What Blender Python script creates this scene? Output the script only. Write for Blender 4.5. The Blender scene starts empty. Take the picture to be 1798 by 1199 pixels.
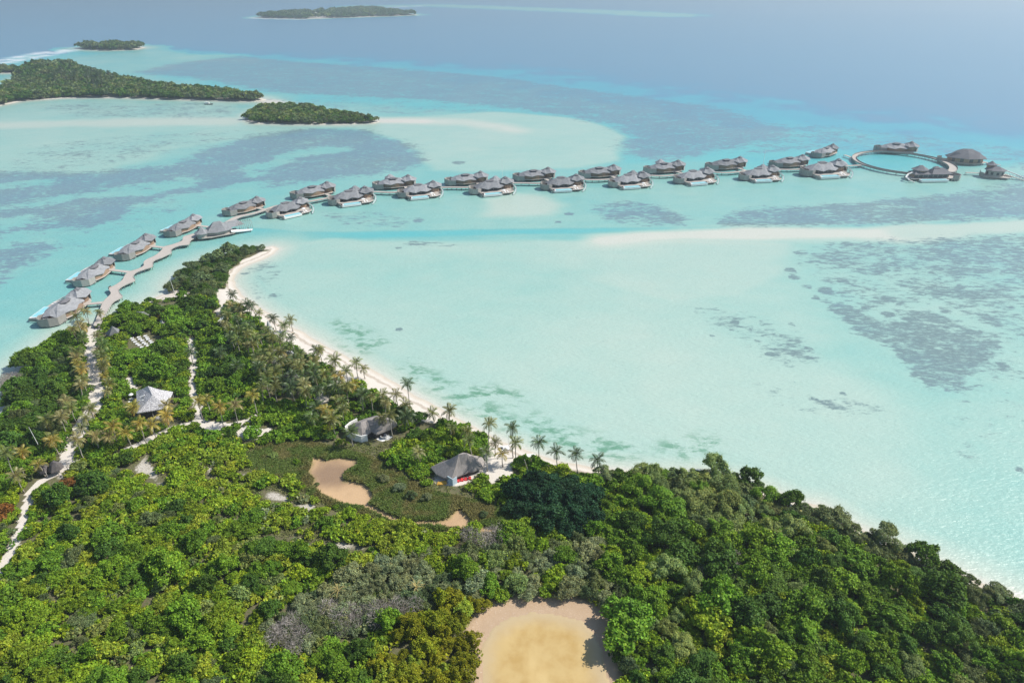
import bpy, bmesh, math, random
import numpy as np

random.seed(7)
RNG = np.random.default_rng(7)
SC = bpy.context.scene
COL = SC.collection
PI = math.pi
R = math.radians

# ------------------------------------------------------------------ camera, sky, sun, exposure
CAM_H = 145.0
CAM_F = 1200.0                       # focal length in pixels of the 1798 px wide photograph
PITCH = math.atan(644.5 / CAM_F)
SP, CP = math.sin(PITCH), math.cos(PITCH)
cam_data = bpy.data.cameras.new('camera')
cam = bpy.data.objects.new('camera', cam_data)
COL.objects.link(cam)
cam.location = (0, 0, CAM_H)
cam.rotation_euler = (PI / 2 - PITCH, 0, 0)
cam_data.sensor_width = 36.0
cam_data.lens = CAM_F / 1798 * 36
cam_data.clip_start = 1.0
cam_data.clip_end = 60000
SC.camera = cam

SUN_EL, SUN_AZ = R(47), R(80)        # azimuth from +Y towards +X
world = bpy.data.worlds.new('World')
SC.world = world
world.use_nodes = True
wnt = world.node_tree
wnt.nodes.clear()
w_out = wnt.nodes.new('ShaderNodeOutputWorld')
w_bg = wnt.nodes.new('ShaderNodeBackground')
w_sky = wnt.nodes.new('ShaderNodeTexSky')
w_sky.sky_type = 'NISHITA'
w_sky.sun_disc = False
w_sky.sun_elevation = SUN_EL
w_sky.sun_rotation = SUN_AZ
w_sky.air_density = 1.1
w_sky.dust_density = 0.4
w_bg.inputs['Strength'].default_value = 0.115
wnt.links.new(w_sky.outputs[0], w_bg.inputs[0])
wnt.links.new(w_bg.outputs[0], w_out.inputs[0])

sun_data = bpy.data.lights.new('sun', 'SUN')
sun_data.energy = 5.0
sun_data.angle = R(0.55)
sun_data.color = (1.0, 0.955, 0.88)
sun = bpy.data.objects.new('sun', sun_data)
COL.objects.link(sun)
sun.location = (300, 50, 400)
sun.rotation_euler = (PI / 2 - SUN_EL, 0, PI - SUN_AZ)

SC.view_settings.view_transform = 'Standard'
SC.view_settings.look = 'None'
SC.view_settings.exposure = 0.22
SC.view_settings.gamma = 1.0
SC.view_settings.use_curve_mapping = False
SC.render.engine = 'CYCLES'
SC.cycles.use_denoising = True
SC.cycles.max_bounces = 6
SC.cycles.diffuse_bounces = 3
SC.cycles.glossy_bounces = 2
SC.cycles.transmission_bounces = 3
SC.cycles.volume_bounces = 0
SC.cycles.caustics_reflective = False
SC.cycles.caustics_refractive = False
SC.cycles.sample_clamp_indirect = 4.0


# ------------------------------------------------------------------ surveying: photograph pixel <-> place
def at(px, py, z=0.0):
    u = (px - 899.0) / CAM_F
    v = (py - 599.5) / CAM_F
    t = (CAM_H - z) / (SP + v * CP)
    return (u * t, t * (CP - v * SP), z)


def pix(x, y, z=0.0):
    dz = CAM_H - z
    f = y * CP + dz * SP
    return 899 + CAM_F * x / f, 599.5 + CAM_F * (dz * CP - y * SP) / f


def gp(pts, z=0.0):
    return np.array([at(p[0], p[1], z)[:2] for p in pts], float)


def seg_dist(P, A, B):
    d = B - A
    L = max(float(d @ d), 1e-9)
    t = np.clip(((P - A) @ d) / L, 0, 1)
    q = P - (A + t[:, None] * d)
    return np.sqrt((q * q).sum(1))


def poly_sd(P, poly, reach=None):
    """signed distance (inside positive) of points to a polygon, far points cut to -reach"""
    poly = np.asarray(poly, float)
    out = np.full(len(P), -1e9 if reach is None else -float(reach))
    if reach is None:
        idx = np.arange(len(P))
    else:
        lo, hi = poly.min(0) - reach, poly.max(0) + reach
        idx = np.where(((P >= lo) & (P <= hi)).all(1))[0]
    if not len(idx):
        return out
    Q = P[idx]
    ins = np.zeros(len(Q), bool)
    dist = np.full(len(Q), 1e9)
    n = len(poly)
    for i in range(n):
        a, b = poly[i], poly[(i + 1) % n]
        dist = np.minimum(dist, seg_dist(Q, a, b))
        if a[1] != b[1]:
            c = (a[1] > Q[:, 1]) != (b[1] > Q[:, 1])
            xs = (b[0] - a[0]) * (Q[:, 1] - a[1]) / (b[1] - a[1]) + a[0]
            ins ^= c & (Q[:, 0] < xs)
    out[idx] = np.where(ins, dist, -dist)
    return out


def line_dist(P, pts, reach):
    pts = np.asarray(pts, float)
    out = np.full(len(P), float(reach))
    lo, hi = pts.min(0) - reach, pts.max(0) + reach
    idx = np.where(((P >= lo) & (P <= hi)).all(1))[0]
    Q = P[idx]
    d = np.full(len(Q), float(reach))
    for a, b in zip(pts[:-1], pts[1:]):
        d = np.minimum(d, seg_dist(Q, a, b))
    out[idx] = d
    return out


def sstep(a, b, x):
    t = np.clip((x - a) / (b - a), 0, 1)
    return t * t * (3 - 2 * t)


def vnoise(P, scale, seed=0, octaves=3):
    """value noise of 2-D points, 0..1"""
    out = np.zeros(len(P))
    amp, tot = 1.0, 0.0
    for o in range(octaves):
        q = P / scale * (2 ** o) + seed * 17.3 + o * 31.7
        i = np.floor(q).astype(np.int64)
        f = q - i
        f = f * f * (3 - 2 * f)

        def h(ix, iy):
            n = (ix * 374761393 + iy * 668265263 + seed * 1442695041) & 0x7fffffff
            n = ((n ^ (n >> 13)) * 1274126177) & 0x7fffffff
            return ((n ^ (n >> 16)) & 0xffff) / 65535.0
        a = h(i[:, 0], i[:, 1]); b = h(i[:, 0] + 1, i[:, 1])
        c = h(i[:, 0], i[:, 1] + 1); d = h(i[:, 0] + 1, i[:, 1] + 1)
        out += amp * ((a * (1 - f[:, 0]) + b * f[:, 0]) * (1 - f[:, 1]) + (c * (1 - f[:, 0]) + d * f[:, 0]) * f[:, 1])
        tot += amp
        amp *= 0.5
    return out / tot


# ------------------------------------------------------------------ mesh and object helpers
def mesh_from(name, V, F, mat=None, smooth=False):
    me = bpy.data.meshes.new(name)
    me.from_pydata([tuple(v) for v in V], [], [tuple(f) for f in F])
    if mat:
        me.materials.append(mat)
    if smooth:
        me.polygons.foreach_set('use_smooth', [True] * len(me.polygons))
    me.update()
    return me


def quads_mesh(name, V, nquads, mat, tint=None):
    """V: (4n,3) array of separate quads; tint: (n,3) colour per quad"""
    me = bpy.data.meshes.new(name)
    n = nquads
    me.vertices.add(4 * n)
    me.vertices.foreach_set('co', np.ascontiguousarray(V, np.float32).ravel())
    me.loops.add(4 * n)
    me.loops.foreach_set('vertex_index', np.arange(4 * n, dtype=np.int32))
    me.polygons.add(n)
    me.polygons.foreach_set('loop_start', np.arange(0, 4 * n, 4, dtype=np.int32))
    me.update()
    if tint is not None:
        a = me.attributes.new('tint', 'FLOAT_COLOR', 'FACE')
        c = np.ones((n, 4), np.float32)
        c[:, :3] = tint
        a.data.foreach_set('color', c.ravel())
    me.materials.append(mat)
    me.validate()
    return me


def grid_mesh(name, XY, Z, rows, cols, mat, wrap=False, keep=None, attrs=None, smooth=True):
    me = bpy.data.meshes.new(name)
    n = rows * cols
    co = np.empty((n, 3), np.float32)
    co[:, :2] = XY
    co[:, 2] = Z
    r = np.arange(rows - 1)[:, None]
    c = np.arange(cols if wrap else cols - 1)[None, :]
    c2 = (c + 1) % cols
    q = np.stack([r * cols + c, r * cols + c2, (r + 1) * cols + c2, (r + 1) * cols + c], -1).reshape(-1, 4)
    if keep is not None:
        q = q[keep[q].any(1)]
        used = np.unique(q)
        remap = np.full(n, -1, np.int64)
        remap[used] = np.arange(len(used))
        q = remap[q]
        co = co[used]
        attrs = {k: v[used] for k, v in (attrs or {}).items()}
    nq = len(q)
    me.vertices.add(len(co))
    me.vertices.foreach_set('co', co.ravel())
    me.loops.add(4 * nq)
    me.loops.foreach_set('vertex_index', q.astype(np.int32).ravel())
    me.polygons.add(nq)
    me.polygons.foreach_set('loop_start', np.arange(0, 4 * nq, 4, dtype=np.int32))
    me.polygons.foreach_set('use_smooth', np.full(nq, smooth))
    me.update()
    for k, v in (attrs or {}).items():
        a = me.attributes.new(k, 'FLOAT', 'POINT')
        a.data.foreach_set('value', v.astype(np.float32))
    me.materials.append(mat)
    me.validate()
    return me


def link(name, data, parent=None, loc=None, rz=None):
    o = bpy.data.objects.new(name, data)
    COL.objects.link(o)
    if parent is not None:
        o.parent = parent
    if loc is not None:
        o.location = loc
    if rz is not None:
        o.rotation_euler = (0, 0, rz)
    return o


def tag(o, label=None, cat=None, group=None, kind=None):
    for k, v in (('label', label), ('category', cat), ('group', group), ('kind', kind)):
        if v:
            o[k] = v
    return o


def thing(name, label, cat, loc=(0, 0, 0), rz=0.0, group=None):
    return tag(link(name, None, None, loc, rz), label, cat, group)


def copy_tree(o, parent=None):
    kids = list(o.children)
    c = o.copy()
    COL.objects.link(c)
    if parent is not None:
        c.parent = parent
    for k in kids:
        copy_tree(k, c)
    return c


class MB:
    """collects boxes, prisms, tubes and lofts for ONE mesh object"""
    def __init__(self):
        self.V, self.F = [], []

    def add(self, V, F):
        o = len(self.V)
        self.V += [tuple(v) for v in V]
        self.F += [tuple(i + o for i in f) for f in F]
        return self

    def box(self, x0, x1, y0, y1, z0, z1):
        return self.prism([(x0, y0), (x1, y0), (x1, y1), (x0, y1)], z0, z1)

    def prism(self, poly, z0, z1):
        n = len(poly)
        zz0 = z0 if isinstance(z0, (list, tuple)) else [z0] * n
        zz1 = z1 if isinstance(z1, (list, tuple)) else [z1] * n
        V = [(p[0], p[1], zz0[i]) for i, p in enumerate(poly)] + [(p[0], p[1], zz1[i]) for i, p in enumerate(poly)]
        F = [tuple(range(n))[::-1], tuple(range(n, 2 * n))]
        F += [(i, (i + 1) % n, n + (i + 1) % n, n + i) for i in range(n)]
        return self.add(V, F)

    def wall(self, pts, z0, z1, th=0.25, closed=False):
        """a wall of thickness th along a plan line; z0/z1 numbers or one per point"""
        n = len(pts)
        zz0 = z0 if isinstance(z0, (list, tuple)) else [z0] * n
        zz1 = z1 if isinstance(z1, (list, tuple)) else [z1] * n
        V = []
        for i in range(n):
            a = pts[i - 1] if (i > 0 or closed) else pts[i]
            b = pts[(i + 1) % n] if (i < n - 1 or closed) else pts[i]
            dx, dy = b[0] - a[0], b[1] - a[1]
            L = math.hypot(dx, dy) or 1
            nx, ny = -dy / L * th / 2, dx / L * th / 2
            x, y = pts[i]
            V += [(x + nx, y + ny, zz0[i]), (x - nx, y - ny, zz0[i]), (x - nx, y - ny, zz1[i]), (x + nx, y + ny, zz1[i])]
        F = []
        m = n if closed else n - 1
        for i in range(m):
            a, b = 4 * i, 4 * ((i + 1) % n)
            F += [(a + k, a + (k + 1) % 4, b + (k + 1) % 4, b + k) for k in range(4)]
        if not closed:
            F += [(0, 3, 2, 1), (4 * n - 4, 4 * n - 3, 4 * n - 2, 4 * n - 1)]
        return self.add(V, F)

    def tube(self, pts, r, seg=6):
        pts = [np.array(p, float) for p in pts]
        rr = r if isinstance(r, (list, tuple)) else [r] * len(pts)
        V, F = [], []
        for i, p in enumerate(pts):
            d = pts[min(i + 1, len(pts) - 1)] - pts[max(i - 1, 0)]
            d /= np.linalg.norm(d) or 1
            u = np.cross(d, (0, 0, 1) if abs(d[2]) < 0.9 else (1, 0, 0))
            u /= np.linalg.norm(u)
            w = np.cross(d, u)
            for k in range(seg):
                a = 2 * PI * k / seg
                V.append(p + rr[i] * (math.cos(a) * u + math.sin(a) * w))
        for i in range(len(pts) - 1):
            for k in range(seg):
                F.append((i * seg + k, i * seg + (k + 1) % seg, (i + 1) * seg + (k + 1) % seg, (i + 1) * seg + k))
        F += [tuple(range(seg))[::-1], tuple(range((len(pts) - 1) * seg, len(pts) * seg))]
        return self.add(V, F)

    def rings(self, rings, cap=True):
        """loft through rings of equal length"""
        n = len(rings[0])
        V = [p for r_ in rings for p in r_]
        F = []
        for i in range(len(rings) - 1):
            for k in range(n):
                F.append((i * n + k, i * n + (k + 1) % n, (i + 1) * n + (k + 1) % n, (i + 1) * n + k))
        if cap:
            F += [tuple(range(n))[::-1], tuple(range((len(rings) - 1) * n, len(rings) * n))]
        return self.add(V, F)

    def build(self, name, mat, parent=None, flip=1, smooth=False, kind=None):
        V = [(v[0], v[1] * flip, v[2]) for v in self.V]
        me = mesh_from(name, V, self.F, mat, smooth)
        bm = bmesh.new()
        bm.from_mesh(me)
        bmesh.ops.remove_doubles(bm, verts=bm.verts, dist=0.0005)
        bmesh.ops.recalc_face_normals(bm, faces=bm.faces)
        bm.to_mesh(me)
        bm.free()
        o = link(name, me, parent)
        if kind:
            o['kind'] = kind
        return o


# ------------------------------------------------------------------ materials
class NT:
    def __init__(self, name):
        self.m = bpy.data.materials.new(name)
        self.m.use_nodes = True
        self.t = self.m.node_tree
        self.b = self.t.nodes['Principled BSDF']
        self.out = self.t.nodes['Material Output']

    def n(self, typ, **kw):
        nd = self.t.nodes.new(typ)
        for k, v in kw.items():
            setattr(nd, k, v)
        return nd

    def l(self, a, b):
        self.t.links.new(a, b)

    def put(self, sock, val):
        if hasattr(val, 'links') or hasattr(val, 'is_output'):
            self.l(val, sock)
        else:
            sock.default_value = val

    def math(self, op, a, b=None, c=None, clamp=False):
        nd = self.n('ShaderNodeMath', operation=op)
        nd.use_clamp = clamp
        self.put(nd.inputs[0], a)
        if b is not None:
            self.put(nd.inputs[1], b)
        if c is not None:
            self.put(nd.inputs[2], c)
        return nd.outputs[0]

    def mix(self, fac, a, b, blend='MIX'):
        nd = self.n('ShaderNodeMix', data_type='RGBA', blend_type=blend)
        self.put(nd.inputs[0], fac)
        for s, v in ((nd.inputs[6], a), (nd.inputs[7], b)):
            if isinstance(v, tuple):
                s.default_value = (v[0], v[1], v[2], 1)
            else:
                self.l(v, s)
        return nd.outputs[2]

    def coords(self, kind='Object'):
        return self.n('ShaderNodeTexCoord').outputs[kind]

    def noise(self, scale, detail=3, rough=0.5, vec=None, stretch=None, dist=0.0):
        vec = vec or self.coords()
        if stretch:
            mp = self.n('ShaderNodeMapping')
            mp.inputs['Scale'].default_value = stretch[:3]
            if len(stretch) > 3:
                mp.inputs['Rotation'].default_value = (0, 0, stretch[3])
            self.l(vec, mp.inputs[0])
            vec = mp.outputs[0]
        nd = self.n('ShaderNodeTexNoise')
        nd.inputs['Scale'].default_value = scale
        nd.inputs['Detail'].default_value = detail
        nd.inputs['Roughness'].default_value = rough
        nd.inputs['Distortion'].default_value = dist
        self.l(vec, nd.inputs['Vector'])
        return nd.outputs['Fac']

    def ramp(self, fac, stops, interp='LINEAR'):
        nd = self.n('ShaderNodeValToRGB')
        cr = nd.color_ramp
        cr.interpolation = interp
        while len(cr.elements) < len(stops):
            cr.elements.new(0.5)
        for e, (p, c) in zip(cr.elements, stops):
            e.position = p
            e.color = (c[0], c[1], c[2], 1) if isinstance(c, tuple) else (c, c, c, 1)
        self.l(fac, nd.inputs[0])
        return nd.outputs[0]

    def step(self, lo, hi, x):
        nd = self.n('ShaderNodeMapRange', interpolation_type='SMOOTHSTEP')
        self.put(nd.inputs[0], x)
        nd.inputs[1].default_value = lo
        nd.inputs[2].default_value = hi
        return nd.outputs[0]

    def attr(self, name, out='Fac'):
        nd = self.n('ShaderNodeAttribute', attribute_name=name)
        return nd.outputs[out]

    def bump(self, h, strength, dist):
        nd = self.n('ShaderNodeBump')
        nd.inputs['Strength'].default_value = strength
        nd.inputs['Distance'].default_value = dist
        self.l(h, nd.inputs['Height'])
        self.l(nd.outputs[0], self.b.inputs['Normal'])

    def base(self, c):
        if isinstance(c, tuple):
            self.b.inputs['Base Color'].default_value = (c[0], c[1], c[2], 1)
        else:
            self.l(c, self.b.inputs['Base Color'])
        return self

    def rough(self, r, spec=0.5):
        self.put(self.b.inputs['Roughness'], r)
        self.b.inputs['Specular IOR Level'].default_value = spec
        return self


def plain(name, c, rough=0.8, var=0.25, scale=0.6, spec=0.3, stretch=None, each=0.0):
    k = NT(name)
    nz = k.noise(scale, 4, 0.6, stretch=stretch)
    cc = k.mix(nz, tuple(x * (1 - var) for x in c), tuple(min(1, x * (1 + var)) for x in c))
    if each:          # every copy weathered a little differently
        r_ = k.n('ShaderNodeObjectInfo').outputs['Random']
        cc = k.mix(r_, k.mix(1.0, cc, (1 - each, 1 - each, 1 - each), 'MULTIPLY'), k.mix(1.0, cc, (1 + each, 1 + each * .95, 1 + each * .9), 'MULTIPLY'))
    k.base(cc)
    k.rough(rough, spec)
    return k.m

# ================================================================== THE PLACE: outlines on the ground
SHORE_PX = [(-60, 800), (0, 762), (8, 715), (22, 675), (40, 640), (75, 610), (115, 585), (150, 572), (178, 568), (210, 548),
            (250, 535), (268, 526), (285, 517), (300, 515), (296, 508), (300, 497), (318, 482), (345, 466), (380, 452), (420, 442), (455, 436),
            (478, 433), (489, 437), (480, 446), (462, 455), (440, 463), (424, 471), (413, 482), (409, 493), (414, 506), (428, 520), (448, 535),
            (478, 553), (512, 573), (548, 594), (590, 617), (640, 643), (690, 672), (740, 700), (790, 729), (840, 754), (890, 778),
            (940, 798), (990, 813), (1040, 822), (1090, 826), (1150, 832), (1200, 832), (1240, 831), (1300, 843), (1350, 862), (1400, 882),
            (1440, 888), (1500, 924), (1570, 955), (1640, 985), (1710, 1018), (1798, 1052), (1900, 1098)]
SHORE = np.vstack([gp(SHORE_PX), [(190, 60), (190, -10), (-190, -10), (-205, 90)]])
BEACH_IN_PX = [(478, 440), (452, 446), (425, 460), (404, 478), (398, 496), (396, 512), (402, 528), (425, 545), (455, 566), (500, 600), (540, 628), (585, 655),
               (625, 676), (668, 697), (700, 722), (740, 738), (790, 748), (830, 762), (862, 775), (845, 805), (848, 832), (875, 830), (905, 812), (960, 816),
               (1010, 826), (1060, 832), (1120, 838)]
beach_line = gp(BEACH_IN_PX)
# the sand between beach line and shore
BEACH = np.vstack([beach_line, gp([p for p in SHORE_PX if 478 <= p[0] <= 1150 and p[1] > 500 or (p[0] >= 409 and p[0] <= 489 and p[1] < 575)][::-1])])
PATHS_PX = [([(172, 560), (166, 585), (162, 610), (163, 640), (168, 668), (174, 685), (172, 705), (165, 722), (152, 742), (140, 765), (128, 785), (126, 808), (118, 822)], 4.2),
            ([(95, 838), (72, 850), (56, 870), (48, 895), (40, 930), (28, 960), (10, 992), (-10, 1030)], 1.9),
            ([(230, 792), (255, 780), (280, 767), (302, 757), (330, 750), (352, 742), (370, 748), (400, 752), (430, 745), (456, 733)], 2.6),
            ([(334, 600), (340, 625), (342, 650), (339, 672), (341, 695), (347, 715), (348, 738)], 1.9),
            ([(352, 742), (362, 755), (380, 762)], 2.6),
            ([(235, 690), (233, 676), (228, 668)], 2.2),
            ([(600, 655), (590, 675), (568, 690), (560, 706)], 3.0)]
CLEAR_PX = [   # bare sand: [polygon, depth of sand]
    [(375, 510), (398, 508), (402, 530), (392, 552), (378, 560), (385, 540)],
    [(268, 522), (335, 516), (340, 522), (300, 527), (270, 530)],
    [(455, 752), (480, 752), (482, 768), (462, 776), (450, 774)],
    [(415, 762), (430, 752), (470, 753), (478, 770), (440, 778), (418, 772)],
    [(652, 760), (680, 758), (690, 778), (665, 775)],
    [(760, 850), (800, 862), (830, 845), (850, 828), (838, 815), (770, 838)],
    [(418, 828), (440, 832), (436, 848), (416, 842)],
    [(455, 862), (490, 866), (514, 878), (500, 890), (465, 882)],
    [(505, 882), (555, 890), (552, 904), (515, 898)],
    [(545, 953), (600, 954), (655, 960), (648, 972), (590, 974)],
    [(850, 818), (905, 812), (902, 842), (862, 850)],
    [(395, 912), (420, 915), (416, 926), (397, 923)],
    [(360, 822), (378, 826), (374, 852), (362, 846)],
    [(245, 810), (262, 800), (268, 822), (290, 848), (302, 862), (285, 866), (255, 840), (225, 830)],
    [(225, 600), (265, 590), (290, 596), (278, 616), (235, 618)],
    [(560, 690), (585, 700), (580, 722), (556, 712)],
    [(96, 838), (118, 826), (124, 840), (100, 852)],
    [(480, 590), (505, 575), (520, 600), (490, 612)],
    [(270, 516), (338, 514), (340, 522), (268, 528)]]
MARSH_PX = [(430, 800), (470, 782), (540, 776), (600, 790), (650, 802), (700, 830), (745, 860), (800, 872), (870, 888), (905, 905), (920, 925), (890, 938), (830, 932), (770, 938),
            (700, 930), (640, 915), (580, 898), (545, 875), (525, 850), (480, 838), (440, 830)]
MUD_PX = [(550, 806), (572, 812), (600, 807), (628, 812), (630, 820), (606, 832), (602, 846), (640, 854), (650, 862), (656, 878), (642, 893), (600, 888), (565, 870), (548, 855), (553, 845), (542, 835), (548, 818)]
MUD2_PX = [(760, 920), (785, 915), (806, 896), (826, 914), (828, 928), (790, 932)]
CREEK_PX = [(645, 892), (668, 903), (690, 914), (715, 922), (765, 922), (830, 928), (870, 936), (900, 936)]
POND_PX = [(826, 1108), (850, 1082), (872, 1066), (915, 1058), (965, 1056), (1005, 1062), (1045, 1070), (1074, 1078), (1070, 1110), (1072, 1150), (1080, 1205), (1090, 1300), (840, 1300), (842, 1210), (842, 1160), (838, 1125)]
MARSH, MUD, MUD2, POND, CREEK = gp(MARSH_PX), gp(MUD_PX), gp(MUD2_PX), gp(POND_PX), gp(CREEK_PX)
PATHS = [(gp(p), w) for p, w in PATHS_PX]
CLEARS = [gp(p) for p in CLEAR_PX]

ISLES_PX = {
    'large': [(-160, 192), (-60, 176), (0, 164), (14, 153), (30, 149), (30, 141), (50, 131), (75, 125), (110, 124), (150, 131), (215, 142), (300, 156), (390, 165), (455, 172), (470, 176), (440, 179), (330, 176), (200, 172),
              (110, 173), (40, 178), (0, 186), (-160, 212)],
    'strip': [(-80, 121), (0, 121), (52, 122.5), (62, 127), (30, 129), (-80, 130)],
    'pointed': [(428, 211), (436, 201), (460, 191), (500, 190), (545, 193), (600, 203), (640, 209), (668, 214), (655, 217), (600, 219), (530, 219), (450, 217)],
    'small': [(136, 85), (160, 82.5), (200, 81.5), (240, 82), (256, 84), (240, 88), (190, 89.5), (150, 88)],
    'far': [(448, 32), (470, 28), (500, 25.5), (560, 22), (620, 18.5), (655, 17.5), (690, 22), (735, 27), (690, 29), (600, 32), (530, 34)]}
ISLES = {k: gp(v) for k, v in ISLES_PX.items()}

# ================================================================== THE SEA
DEPTH = [  # painter's order: outline in the photograph, water depth in metres, softness of the edge in metres
    ([(-500, 128), (0, 112), (130, 84), (260, 79), (420, 88), (620, 98), (850, 112), (1050, 128), (1250, 152), (1500, 188), (1800, 225), (2400, 300), (2400, 1700), (-500, 1700)], 5.2, 110),
    ([(-500, 140), (130, 92), (300, 90), (450, 104), (650, 118), (900, 150), (1100, 190), (1300, 215), (1500, 240), (1800, 275), (2400, 330), (2400, 1700), (-500, 1700)], 2.6, 70),
    ([(-500, 180), (-60, 150), (130, 100), (270, 88), (400, 96), (440, 106), (330, 112), (240, 130), (480, 170), (700, 190), (900, 205), (1080, 250), (1100, 285), (1300, 290), (1500, 300), (1800, 330), (2400, 350), (2400, 1700), (-500, 1700)], 1.35, 30),
    ([(0, 190), (120, 176), (420, 180), (425, 215), (560, 222), (520, 235), (330, 260), (200, 300), (-200, 320), (-300, 200)], 0.85, 15),
    ([(600, 222), (680, 208), (760, 203), (880, 196), (1000, 207), (1070, 220), (1098, 240), (1082, 262), (1090, 284), (1000, 296), (880, 300), (760, 300), (740, 275), (700, 245)], 0.7, 8),
    ([(420, 405), (470, 385), (600, 355), (760, 340), (900, 333), (1060, 325), (1300, 312), (1500, 300), (1800, 290), (2300, 280), (2300, 420), (1300, 400), (600, 415)], 1.1, 12),
    ([(850, 350), (900, 340), (960, 345), (990, 360), (970, 378), (920, 385), (850, 380)], 0.38, 8),
    ([(-100, 700), (-100, 500), (0, 540), (50, 580), (110, 590), (160, 560), (250, 500), (330, 440), (430, 412), (480, 424), (300, 520), (160, 580), (0, 750)], 1.15, 6),
    ([(430, 432), (600, 420), (1000, 424), (1400, 424), (1800, 415), (2300, 410), (2300, 1400), (1300, 870), (1000, 830), (480, 560)], 0.66, 4),
    ([(720, 430), (1100, 424), (1390, 424), (1395, 450), (1370, 485), (1300, 520), (1180, 528), (1060, 500), (900, 470)], 0.50, 4),
    ([(500, 445), (640, 436), (900, 440), (1060, 470), (1000, 520), (800, 500), (620, 500)], 0.85, 22),
    ([(1390, 425), (1800, 418), (2300, 410), (2300, 900), (1800, 860), (1650, 740), (1480, 640), (1400, 540), (1380, 490)], 0.9, 14),
    ([(900, 560), (1200, 560), (1450, 640), (1650, 760), (1700, 900), (1400, 850), (1200, 780), (900, 700)], 0.50, 18),
    ([(1640, 700), (1800, 640), (2300, 600), (2300, 1300), (1800, 1030), (1650, 930)], 0.85, 18)]
STROKES = [  # line, depth, half width (m), softness (m)
    ([(430, 405), (520, 412), (600, 413), (720, 411), (900, 407), (1100, 405), (1300, 402), (1500, 400), (1800, 389), (2200, 375)], 2.3, 2.6, 2.4),
    ([(1060, 422), (1150, 414), (1250, 411), (1350, 409), (1450, 410), (1560, 411), (1650, 406)], 0.10, 6, 8),
    ([(1600, 408), (1700, 402), (1800, 397), (2100, 390)], 0.30, 5, 8),
    ([(-100, 224), (60, 219), (180, 216), (300, 214), (400, 213)], 0.25, 8, 14),
    ([(665, 211), (700, 211), (760, 214), (820, 215), (880, 222), (905, 229)], 0.16, 5, 14),
    ([(440, 176), (470, 178), (480, 182)], 0.0, 9, 12),
    ([(668, 213), (700, 213), (740, 214)], 0.02, 4, 8),
    ([(-120, 552), (0, 530), (60, 505), (120, 470), (200, 420), (300, 375)], 1.5, 10, 18),
    ([(640, 12), (760, 10), (900, 15), (1080, 22), (1170, 27)], 1.3, 120, 90)]
GRASS = [  # outline, density, softness
    ([(300, 112), (420, 98), (520, 108), (700, 120), (880, 135), (1050, 160), (1250, 185), (1420, 235), (1300, 262), (1160, 284), (1092, 275), (1084, 258), (1098, 240), (1070, 220), (1000, 206), (880, 190), (760, 178), (600, 170),
      (480, 163), (350, 140), (230, 128)], 0.84, 24),
    ([(440, 172), (600, 172), (850, 184), (980, 205), (860, 197), (700, 205), (640, 200), (480, 180)], 0.36, 20),
    ([(1420, 215), (1600, 235), (1800, 262), (2200, 300), (2200, 345), (1800, 310), (1760, 285), (1500, 262), (1300, 275), (1300, 245)], 0.5, 18),
    ([(1800, 300), (2200, 320), (2200, 370), (1800, 345), (1700, 330)], 0.6, 14),
    ([(60, 188), (140, 180), (250, 184), (370, 178), (425, 195), (400, 210), (260, 208), (120, 205)], 0.43, 12),
    ([(300, 290), (360, 262), (430, 240), (520, 226), (640, 228), (730, 255), (756, 283), (700, 302), (560, 318), (430, 335), (330, 362), (250, 392), (180, 420), (90, 455), (0, 505), (-200, 540), (-200, 290), (0, 300), (150, 300)], 0.86, 16),
    ([(60, 255), (200, 240), (330, 232), (420, 225), (420, 245), (300, 270), (150, 296), (0, 300)], 0.36, 14),
    ([(1035, 362), (1100, 352), (1170, 362), (1215, 385), (1200, 398), (1120, 398), (1060, 385)], 0.68, 8),
    ([(1250, 385), (1310, 365), (1420, 362), (1560, 350), (1680, 338), (1800, 325), (2200, 300), (2200, 375), (1800, 384), (1600, 394), (1400, 398), (1270, 397)], 0.80, 9),
    ([(560, 375), (680, 372), (740, 388), (700, 402), (600, 400)], 0.40, 8),
    ([(690, 424), (760, 424), (820, 432), (740, 436)], 0.55, 3),
    ([(1430, 432), (1600, 420), (1800, 412), (2200, 405), (2200, 640), (1800, 600), (1700, 560), (1560, 500), (1450, 480)], 0.56, 10),
    ([(1540, 420), (1800, 410), (2200, 400), (2200, 520), (1800, 500), (1650, 470)], 0.64, 10),
    ([(1440, 525), (1490, 535), (1540, 560), (1600, 566), (1680, 590), (1760, 620), (1730, 640), (1690, 690), (1640, 690), (1590, 650), (1560, 610), (1500, 585)], 0.78, 5),
    ([(1560, 540), (1640, 545), (1760, 590), (1770, 622), (1690, 610), (1600, 580)], 0.74, 5),
    ([(1220, 540), (1300, 545), (1400, 590), (1440, 625), (1380, 640), (1310, 615), (1260, 575)], 0.52, 9),
    ([(1340, 680), (1450, 690), (1560, 720), (1480, 725), (1380, 710)], 0.44, 8),
    ([(420, 495), (470, 490), (505, 500), (500, 522), (450, 525)], 0.35, 5),
    ([(432, 470), (470, 460), (500, 475), (470, 500), (438, 494)], 0.50, 4),
    ([(1400, 440), (1560, 430), (1700, 520), (1560, 560), (1440, 520)], 0.46, 10),
    ([(1600, 600), (1800, 560), (1800, 700), (1660, 700)], 0.40, 10),
    ([(1660, 740), (1800, 720), (1800, 800), (1700, 800)], 0.30, 8)]
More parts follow.
